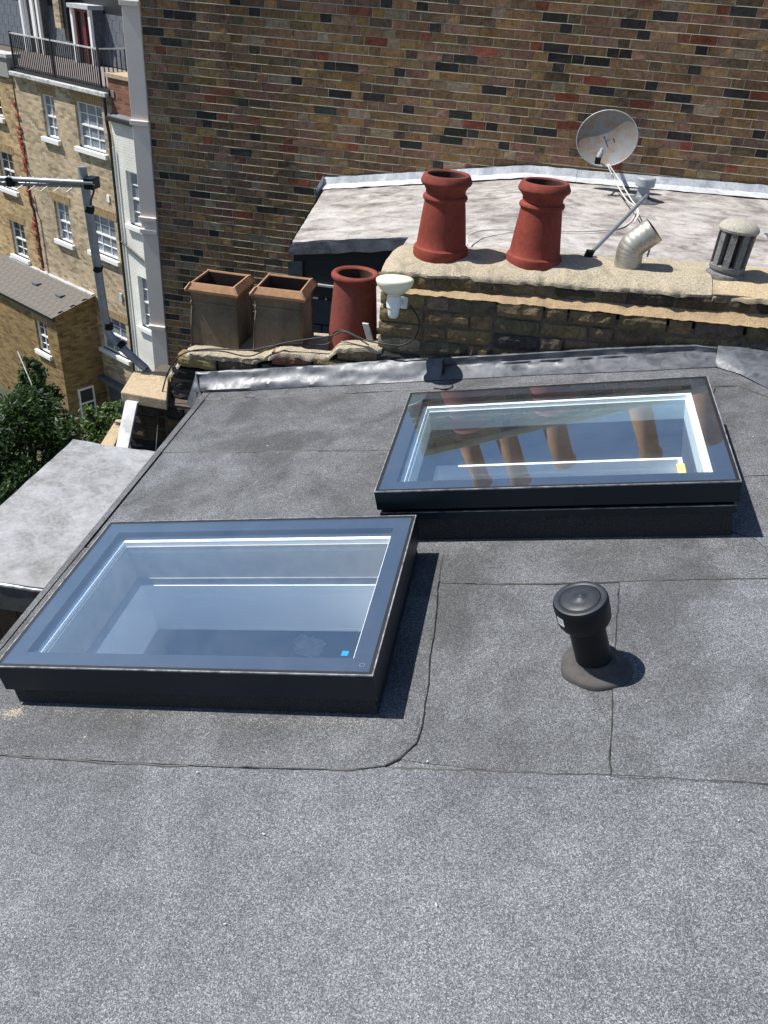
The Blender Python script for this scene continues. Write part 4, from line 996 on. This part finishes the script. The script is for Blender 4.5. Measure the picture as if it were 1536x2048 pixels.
for r_ in range(9): lay(-2.045, -1.50, -0.365 - 0.0775 * r_, 3.845, PW, BLK + [((0.10, 0.075, 0.05), 6), ((0.14, 0.10, 0.06), 3)], 'S' if r_ % 2 else 'H')
tag(mk('leaning_board', boxv(-.034, .034, -.012, .012, 0, 1, lambda a, b, c: onY(243, 905, 3.52) * (1 - c) + onY(264, 803, 3.78) * c + Vector((a, b, 0))), BOXF, m_timberw, bevel=.003),
    'leaning grey white painted board below the coping slab', 'board')
# dormer
LZ = -0.300
DM = thing('lead_dormer', (-1.8, 2.8, -1), 'dormer with a flat weathered silvery lead top at far left', 'dormer')
def ltop(i, j):
    X = -2.06 + (UL + .012 + 2.06) * i; Y = 2.235 + (3.315 - 2.235) * j
    zz = LZ + 0.006 * nz(X * 5, Y * 5) + 0.003 * nz(X * 14, Y * 14) + 0.02 * max(0, (0.1 - j)) * 0 - 0.012 * max(0, 1 - j / .06)
    return (X + .006 * nz(Y * 4, 2) * (i < .02), Y + 0.03 * (1 - i) * (j < .02) * 0 - .02 * sin(pi * i) * (j < .02), zz)
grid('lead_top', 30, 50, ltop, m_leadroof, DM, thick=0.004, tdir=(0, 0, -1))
def ldrip(i, j):
    X = -2.065 + (UL + .03 + 2.065) * i
    return (X, 2.232 - .02 * sin(pi * i) - 0.016 * j ** .5 + .004 * nz(X * 9, j), LZ - .008 - 0.115 * j + .006 * nz(X * 6, 5) * j)
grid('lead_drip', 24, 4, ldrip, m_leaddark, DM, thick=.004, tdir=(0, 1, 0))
tube('welted_edge', [Vector(ltop(i / 20, 0)) + Vector((0, -.004, -.006)) for i in range(21)], .009, m_edge, DM, 8)
def lside(i, j): Y = 2.235 + 1.08 * i; return (-2.062 - .012 * j ** .5, Y, LZ - .008 - .1 * j)
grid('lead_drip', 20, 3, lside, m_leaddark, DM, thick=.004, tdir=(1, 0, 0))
box('cheek', -2.03, UL - .005, 2.26, 3.30, -2.2, LZ - .02, m_brown, DM)
for k in range(5): box('board', -2.032 + .0915 * k, -2.032 + .0915 * k + .088, 2.246, 2.262, -2.2, LZ - .10, m_brown, DM)

# ------------------------------------------------------------------ far houses on the left
FA = Vector((-12.0858, 23.7139, 0)); FROT = -0.5271
m_fb1 = far_brick_mat('yellow_stock_far', (0.55, 0.44, 0.295), (0.45, 0.35, 0.23), (0.44, 0.385, 0.30))
m_fb2 = far_brick_mat('warm_stock_far', (0.55, 0.40, 0.215), (0.42, 0.29, 0.15), (0.42, 0.35, 0.25))
m_fb3 = far_brick_mat('brown_stock_far', (0.33, 0.225, 0.10), (0.25, 0.165, 0.075), (0.24, 0.19, 0.12))
m_fbw = far_brick_mat('painted_brick_far', (0.86, 0.85, 0.79), (0.83, 0.82, 0.76), (0.74, 0.73, 0.68), True)
m_fbr = far_brick_mat('red_stock_far', (0.30, 0.11, 0.07), (0.22, 0.12, 0.08), (0.25, 0.2, 0.15))
def loc_fr(s_, o_, z_):
    return Vector((s_, -o_, z_))      # local frame of a far house: x along the facade, -y out of it
def house(name, label): return thing(name, FA, label, 'house', rotz=FROT)
def lbox(name, s0, s1, o0, o1, z0, z1, mat, parent, bevel=0.0):
    return mk(name, boxv(s0, s1, -o1, -o0, z0, z1), BOXF, mat, parent, local=1, bevel=bevel)
def lboxes(name, L_, mat, parent):
    V, F = [], []
    for (s0, s1, o0, o1, z0, z1) in L_:
        k = len(V); V += boxv(s0, s1, -o1, -o0, z0, z1); F += [tuple(i + k for i in f_) for f_ in BOXF]
    return mk(name, V, F, mat, parent, local=1)
def lwall(name, outer, holes, o_, th, mat, parent):
    o = slab(name, outer, [[(a, c), (b, c), (b, d), (a, d)] for (a, b, c, d) in holes], 0, th, lambda u, v, n: Vector((u, -o_ + n, v)), mat, parent)
    o.matrix_parent_inverse = Matrix.Identity(4); return o
def sash(parent, s0, s1, z0, z1, o_, cols, rows_, sill=True, mat_p=None, curtain=0.0):
    w_ = mk('window', boxv(s0, s1, -o_ + .13, -o_ + .15, z0, z1), BOXF, mat_p or m_pane, parent, local=1)
    fw = 0.055
    fr_ = lboxes('frame', [(s0, s0 + fw, o_ - .13, o_ - .07, z0, z1), (s1 - fw, s1, o_ - .13, o_ - .07, z0, z1), (s0 + fw, s1 - fw, o_ - .13, o_ - .07, z1 - fw, z1), (s0 + fw, s1 - fw, o_ - .13, o_ - .07, z0, z0 + fw),
                           (s0 + fw, s1 - fw, o_ - .13, o_ - .085, (z0 + z1) / 2 - .025, (z0 + z1) / 2 + .025)], m_paint, w_)
    for c in range(1, cols):
        s_ = s0 + (s1 - s0) * c / cols; lbox('glazing_bar', s_ - .010, s_ + .010, o_ - .13, o_ - .10, z0 + fw, z1 - fw, m_paint, w_)
    for r_ in range(1, rows_):
        if abs(r_ / rows_ - .5) < .01: continue
        zz = z0 + (z1 - z0) * r_ / rows_; lbox('glazing_bar', s0 + fw, s1 - fw, o_ - .129, o_ - .101, zz - .010, zz + .010, m_paint, w_)
    if curtain: lbox('net_curtain', s0 + fw, s1 - fw, o_ - .20, o_ - .19, z0, z0 + (z1 - z0) * curtain, m_curtain, w_)
    if sill: lbox('sill', s0 - .16, s1 + .10, o_ - .10, o_ + .10, z0 - .14, z0, m_paint, w_, bevel=.012)
    return w_
def lintel(parent, s0, s1, z, o_, mat):
    V, F = [], []; n_ = int((s1 - s0 + .3) / .085)
    for k in range(n_):
        a = s0 - .13 + (s1 - s0 + .26) * k / n_; b = a + (s1 - s0 + .26) / n_ - .012; ln = ((a + b) / 2 - (s0 + s1) / 2) * .12
        mk('lintel_brick', [(a, -o_ - .012, z - .01), (b, -o_ - .012, z - .01), (b + ln, -o_ - .012, z + .24), (a + ln, -o_ - .012, z + .24), (a, -o_ + .02, z - .01), (b, -o_ + .02, z - .01), (b + ln, -o_ + .02, z + .24), (a + ln, -o_ + .02, z + .24)],
           BOXF, mat, parent, local=1)
m_lint = simple('gauged_brick', (0.36, 0.25, 0.13), 0.9, vary=0.3, scale=9)
H1 = house('brick_house', 'sunlit yellow brick terrace house with white sash windows and iron railing')
wins = [(-3.56, -2.84, -3.20, -1.98, 2, 4), (-1.72, -0.36, -3.20, -1.94, 3, 4), (-3.70, -2.86, -6.36, -5.10, 2, 4), (-1.74, -0.33, -6.28, -5.06, 3, 4), (-1.80, -0.33, -9.56, -8.30, 3, 4)]
lwall('wall', [(-5.08, -12.2), (0.12, -12.2), (0.12, -1.62), (-5.08, -1.62)], [(w[0], w[1], w[2], w[3]) for w in wins] + [(-1.95, -1.05, -12.19, -10.75)], 0.0, 0.3, m_fb1, H1)
for k, w in enumerate(wins): sash(H1, *w[:4], 0.0, w[4], w[5], curtain=(0, .55, 0, .5, .45)[k]); lintel(H1, w[0], w[1], w[3], 0.0, m_lint)
lbox('room_dark', -4.9, 0.0, -3.0, -0.6, -12.2, -1.7, m_iron, H1)
dr_ = lbox('door', -1.95, -1.05, -.15, -.1, -12.19, -10.75, m_slate, H1); lbox('canopy', -2.1, -.6, -.1, .25, -10.75, -10.6, m_slate, H1)
gt = lbox('gutter', -5.0, 0.12, 0.02, 0.15, -1.66, -1.54, m_gutter, H1, bevel=.02); lbox('eaves_board', -5.08, 0.12, -.2, 0.018, -1.6, -1.46, m_fascia, H1)
tube('drainpipe', [(0.0, -.10, -1.66), (0.0, -.10, -2.3), (0.06, -.10, -2.6), (0.06, -.10, -12.0)], 0.045, m_iron, H1, 10, local=1)
tube('overflow_pipe', [(0.2, -.12, -2.9), (0.2, -.12, -10)], 0.022, m_white, H1, 8, local=1)
lbox('vent_plate', -0.55, -0.42, 0, .03, -4.55, -4.35, m_paint, H1); lbox('vent_plate', -0.45, -0.30, 0, .05, -7.55, -7.3, m_timberw, H1)
# roof terrace and mansard storey
lbox('terrace', -9.5, 0.3, -4.6, -.02, -1.64, -1.47, m_terrace, H1)
RA = thing('railing', FA, 'black iron railing round the roof terrace at top left', 'railing', rotz=FROT)
lbox('top_rail', -4.85, -0.25, -.03, .015, -0.53, -0.495, m_gutter, RA); lbox('bottom_rail', -4.85, -0.25, -.022, .008, -1.40, -1.375, m_iron, RA)
lbox('return_rail', -0.27, -0.235, -1.9, -.031, -0.53, -0.495, m_gutter, RA)
bal = None
for k in range(44):
    s_ = -4.83 + k * 0.106
    if bal is None: bal = mk('baluster', boxv(-.014, .014, -.012, .012, -1.475 + .95, -.53 + .95), BOXF, m_iron, RA, local=1); bal.location = (s_, .01, -.95)
    else:
        o = bal.copy(); COL.objects.link(o); o.location = (s_, .01, -.95)
for k in range(12):
    o = bal.copy(); COL.objects.link(o); o.location = (-.252, .16 + k * .14, -.95)
for s_ in (-4.85, -2.6, -.25): lbox('post', s_ - .02, s_ + .02, -.035, .02, -1.475, -.46, m_iron, RA)
MB, MTP = 3.15, 3.75
lwall('mansard_face', [(-20, -1.5), (-0.2, -1.5), (-0.2, 2.6), (-20, 2.6)], [], -3.35, .2, m_iron, H1)
slm = None
for r_ in range(8):
    for c_ in range(24):
        s_ = -12.0 + c_ * 0.42 + (0.21 if r_ % 2 else 0)
        if s_ > -2.4: continue
        zz = -1.44 + r_ * 0.33
        if slm is None: slm = mk('slate_tile', boxv(-.200, .200, 0, .014, 0, .345), BOXF, m_slate, H1, local=1); o = slm
        else: o = slm.copy(); COL.objects.link(o)
        o.location = (s_, 3.17 + .040 * r_, zz); o.rotation_euler = (-.135, 0, random.uniform(-.004, .004))
# red french door dormer
def dormer(s0, s1, z1, o_f, frame_mat, door):
    lbox('dormer_cheek', s0 - .10, s0 - .02, -3.5, o_f, -1.47, z1, m_lead, H1); lbox('dormer_cheek', s1 + .02, s1 + .10, -3.5, o_f, -1.47, z1, m_lead, H1)
    lbox('dormer_roof', s0 - .16, s1 + .16, -3.6, o_f + .08, z1, z1 + .12, m_silver, H1)
    d = lbox('french_door' if door else 'dormer_window', s0, s1, o_f - .20, o_f - .16, -1.46, z1, m_panedark, H1)
    m2 = (s0 + s1) / 2
    lboxes('frame', [(s0, s0 + .08, o_f - .16, o_f - .10, -1.46, z1), (s1 - .08, s1, o_f - .16, o_f - .10, -1.46, z1), (m2 - .09, m2 + .09, o_f - .16, o_f - .10, -1.46, z1 - .09), (s0 + .08, s1 - .08, o_f - .16, o_f - .10, z1 - .09, z1)], frame_mat, d)
    lbox('outer_trim', s0 - .12, s0 - .0, o_f - .09, o_f + .01, -1.47, z1, m_paint, d); lbox('outer_trim', s1, s1 + .12, o_f - .09, o_f + .01, -1.47, z1, m_paint, d)
dormer(-5.95, -5.05, 0.12, -2.85, m_reddoor, True)
dormer(-9.3, -8.35, 0.75, -2.95, m_paint, False)
lbox('chimney_breast', -7.15, -6.80, -3.5, -2.9, -0.55, 1.8, m_fb1, H1); lbox('chimney_side', -6.79, -6.55, -3.6, -3.0, -0.9, 1.8, m_iron, H1)
lbox('party_parapet', 0.02, 1.6, -2.2, -0.05, -2.05, -1.15, m_fbr, H1); lbox('parapet_coping', -.02, 1.65, -2.25, .0, -1.15, -1.05, m_coping, H1)
# white painted wing
H2 = house('white_house', 'white painted brick wing beside the black drainpipe')
ww = [(0.62, 1.45, -4.95, -3.45), (0.70, 1.55, -8.05, -6.45)]
lwall('wall', [(0.14, -12.2), (2.6, -12.2), (2.6, -2.14), (0.14, -2.14)], ww, 0.06, .3, m_fbw, H2)
for w_ in ww: sash(H2, *w_, 0.06, 2, 4)
lbox('room_dark', .3, 2.4, -3, -.6, -12, -2.3, m_iron, H2); lbox('gutter', 0.10, 2.6, .06, .19, -2.22, -2.10, m_iron, H2, bevel=.02)
mk('roof', [(0.1, -.1, -2.1), (2.6, -.1, -2.1), (2.6, 1.5, -1.4), (0.1, 1.5, -1.4)], [(0, 1, 2, 3)], m_slate, H2, local=1)
tube('waste_pipe', [(0.16, -.14, -5.55), (1.3, -.14, -5.9)], .03, m_iron, H2, 8, local=1)
# neighbour house at the frame edge
H3 = house('brick_house', 'brick house at the far left edge with red brick toothing down its side')
w3 = [(-6.85, -5.90, -7.58, -6.36), (-6.85, -5.90, -5.28, -4.08), (-6.95, -6.02, -3.02, -1.9)]
lwall('wall', [(-13, -12.2), (-5.10, -12.2), (-5.10, -1.75), (-13, -1.75)], w3, 0.03, .3, m_fb2, H3)
for w_ in w3: sash(H3, *w_, 0.03, 2, 4, mat_p=m_panedark); lintel(H3, w_[0], w_[1], w_[3], .03, m_lint)
lbox('room_dark', -12.8, -5.3, -3, -.6, -12, -1.9, m_iron, H3)
lbox('parapet', -13, -5.12, -.3, .1, -1.75, -1.2, m_cement, H3); lbox('parapet_coping', -13, -5.0, -.35, .15, -1.2, -1.1, m_gutter, H3)
for k in range(62):
    zz = -2.5 - k * .0855
    if random.random() < .22: continue
    wd = random.choice((.11, .22)); lbox('toothing_brick', -5.22 + random.uniform(-.05, .05), -5.22 + wd, .02, .055, zz, zz + .068, m_red, H3)
tube('soil_pipe', [(-5.0, -.09, -5.0), (-5.0, -.09, -5.5), (-4.85, -.09, -5.7), (-4.85, -.09, -7.6)], .03, m_iron, H3, 8, local=1)
# rear extension with brown slates
H4 = house('brick_extension', 'low brick rear extension with a brown slate lean-to roof above the trees')
EO = 1.5; ew = [(-3.32, -2.62, -9.72, -8.62)]
lwall('front_wall', [(-9, -12.2), (-1.97, -12.2), (-1.97, -8.22), (-9, -8.22)], ew, EO, .25, m_fb3, H4)
lwall('side_window_wall', [(-6.8, -12.2), (-6.79, -12.2), (-6.79, -12.19), (-6.8, -12.19)], [], EO, .01, m_fb3, H4)
sash(H4, *ew[0], EO, 2, 4, mat_p=m_panedark); lintel(H4, ew[0][0], ew[0][1], ew[0][3], EO, m_lint)
sd_ = mk('side_wall', [(-1.965, 0, -12.2), (-1.965, -EO, -12.2), (-1.965, -EO, -8.22), (-1.965, 0, -7.83), (-2.2, 0, -12.2), (-2.2, -EO + .25, -12.2), (-2.2, -EO + .25, -8.22), (-2.2, 0, -7.83)],
        [(0, 1, 2, 3), (7, 6, 5, 4), (0, 4, 5, 1), (2, 6, 7, 3), (1, 5, 6, 2), (3, 7, 4, 0)], m_fb3, H4, local=1)
sw2 = lbox('side_window', -1.964, -1.93, .55, 1.05, -11.95, -10.9, m_panedark, H4)
lboxes('frame', [(-1.96, -1.90, .50, .56, -11.95, -10.85), (-1.96, -1.90, 1.04, 1.10, -11.95, -10.85), (-1.96, -1.90, .56, 1.04, -10.91, -10.85), (-1.96, -1.90, .56, 1.04, -11.43, -11.37), (-1.96, -1.86, .45, 1.15, -12.05, -11.95)], m_paint, sw2)
mk('roof_deck', [(-9, .0, -7.80), (-1.93, .0, -7.80), (-1.93, -EO - .1, -8.20), (-9, -EO - .1, -8.20)], [(0, 1, 2, 3)], m_slateb, H4, local=1)
sl0 = None
for r_ in range(7):
    for c_ in range(18):
        s_ = -7.1 + c_ * .30 + (.15 if r_ % 2 else 0)
        if s_ > -2.0: continue
        if sl0 is None: sl0 = mk('slate_tile', boxv(-.146, .146, -.30, 0, 0, .014), BOXF, m_slateb, H4, local=1); o = sl0
        else: o = sl0.copy(); COL.objects.link(o)
        o.location = (s_, -.02 - r_ * .225, -7.775 - r_ * .0565); o.rotation_euler = (.252, random.uniform(-.01, .01), 0)
lbox('ridge_lead', -7.2, -1.93, .0, .12, -7.80, -7.735, m_gutter, H4)
lbox('gutter', -9, -1.9, EO + .02, EO + .13, -8.32, -8.22, m_iron, H4)
for s_, r_ in ((-4.4, 2.5), (-2.9, 2.6)): lbox('roof_vent', s_ - .14, s_ + .14, r_ * .225, r_ * .225 + .2, -7.82 - r_ * .05, -7.74 - r_ * .05, m_slate, H4)

# ------------------------------------------------------------------ trees and shrubs
def leaf_mat(name, a, b):
    t = NT(name); at_ = t.n('ShaderNodeAttribute', _attribute_name='lcol'); sp = t.n('ShaderNodeSeparateColor'); t.set(sp.inputs[0], at_.outputs['Color'])
    c = t.ramp(sp.outputs[0], [(0, a), (1, b)]); t.fin(c, 0.5, 0, 0.4)
    tr = t.n('ShaderNodeBsdfTranslucent', Color=(0.10, 0.20, 0.03)); mx = t.n('ShaderNodeMixShader'); mx.inputs[0].default_value = .22
    t.set(mx.inputs[1], t.b.outputs[0]); t.set(mx.inputs[2], tr.outputs[0]); t.t.links.new(mx.outputs[0], t.out.inputs['Surface']); return t.m
def tree(name, base, cen, rad3, clumps, per, leaf, label, cat, mat, seed):
    rng = random.Random(seed); t = thing(name, base, label, cat)
    trunk_top = Vector(cen) - Vector((0, 0, rad3[2] * .3))
    tube('trunk', spline([base, (Vector(base) + trunk_top) / 2 + Vector((.1, -.05, 0)), trunk_top], 6), lambda k: .11 - .07 * k, m_trunk, t, 10)
    for k in range(6):
        a = rng.uniform(0, 6.28); e = Vector(cen) + Vector((cos(a) * rad3[0] * .6, sin(a) * rad3[1] * .6, rng.uniform(-.2, .6) * rad3[2])); tube('limb', [trunk_top - Vector((0, 0, .5)), (trunk_top + e) / 2 + Vector((0, 0, .2)), e], lambda k2: .05 - .035 * k2, m_trunk, t, 6)
    V, F, CL = [], [], []
    for c in range(clumps):
        d = Vector((rng.gauss(0, 1), rng.gauss(0, 1), rng.gauss(0, 1))).normalized(); r_ = rng.uniform(.35, 1.0) ** .5
        cc = Vector(cen) + Vector((d.x * rad3[0], d.y * rad3[1], d.z * rad3[2])) * r_ * (1 + .25 * nz(d.x * 2 + seed, d.y * 2, d.z * 2)); cr = rng.uniform(.14, .30) * min(rad3)
        tone = rng.random()
        for l in range(per):
            p = cc + Vector((rng.gauss(0, cr * .6), rng.gauss(0, cr * .6), rng.gauss(0, cr * .45)))
            nn = Vector((rng.gauss(0, .7), rng.gauss(0, .7), rng.gauss(.7, .5))).normalized(); tx = nn.orthogonal().normalized(); tx = Matrix.Rotation(rng.uniform(0, 6.28), 3, nn) @ tx; ty = nn.cross(tx)
            s_ = leaf * rng.uniform(.6, 1.3); k = len(V)
            V += [p - tx * s_, p + ty * s_ * .45 + nn * s_ * .12, p + tx * s_, p - ty * s_ * .45 + nn * s_ * .12]; F.append((k, k + 1, k + 2, k + 3)); CL.append(min(1, max(0, tone * .6 + rng.uniform(0, .4))))
    o = mk('crown', V, F, mat, t); at_ = o.data.attributes.new('lcol', 'FLOAT_COLOR', 'FACE'); at_.data.foreach_set('color', [x for c in CL for x in (c, c, c, 1)])
    return t
m_leaf = leaf_mat('dark_leaf', (0.006, 0.017, 0.006), (0.030, 0.066, 0.016)); m_leaf2 = leaf_mat('mid_leaf', (0.035, 0.070, 0.020), (0.12, 0.18, 0.05))
def at_depth(x, y, dpt): return CAM + ray(x, y) * (dpt / FPX)
c1 = at_depth(45, 905, 16.5); tree('garden_tree', Vector((c1.x, c1.y, -12.2)), c1, (1.05, 1.05, 1.15), 170, 90, .062, 'large dark green garden tree below the extension', 'tree', m_leaf, 3)
c1b = at_depth(78, 800, 18.0); tree('garden_tree', Vector((c1b.x, c1b.y, -12.2)), c1b, (.42, .42, .85), 60, 80, .06, 'narrow dark tree top reaching up the extension wall', 'tree', m_leaf, 5)
c2 = at_depth(212, 848, 17.5); tree('shrub', Vector((c2.x, c2.y, -12.2)), c2, (.55, .55, .40), 60, 80, .055, 'sunlit leafy shrub by the extension side wall', 'shrub', m_leaf2, 9)
c3 = at_depth(10, 1010, 16.0); tree('garden_tree', Vector((c3.x, c3.y, -12.2)), c3, (.9, .9, .8), 80, 80, .06, 'dark lower foliage at the left edge above the lead dormer', 'tree', m_leaf, 12)
stk = at_depth(44, 735, 17); tag(tube('garden_cane', [at_depth(35, 702, 17.2), at_depth(62, 765, 17.0), at_depth(80, 830, 17.0), Vector((at_depth(80, 830, 17).x, at_depth(80, 830, 17).y, -12.2))], .012, m_timberw), 'thin pale garden cane sticking out of the dark tree', 'cane')
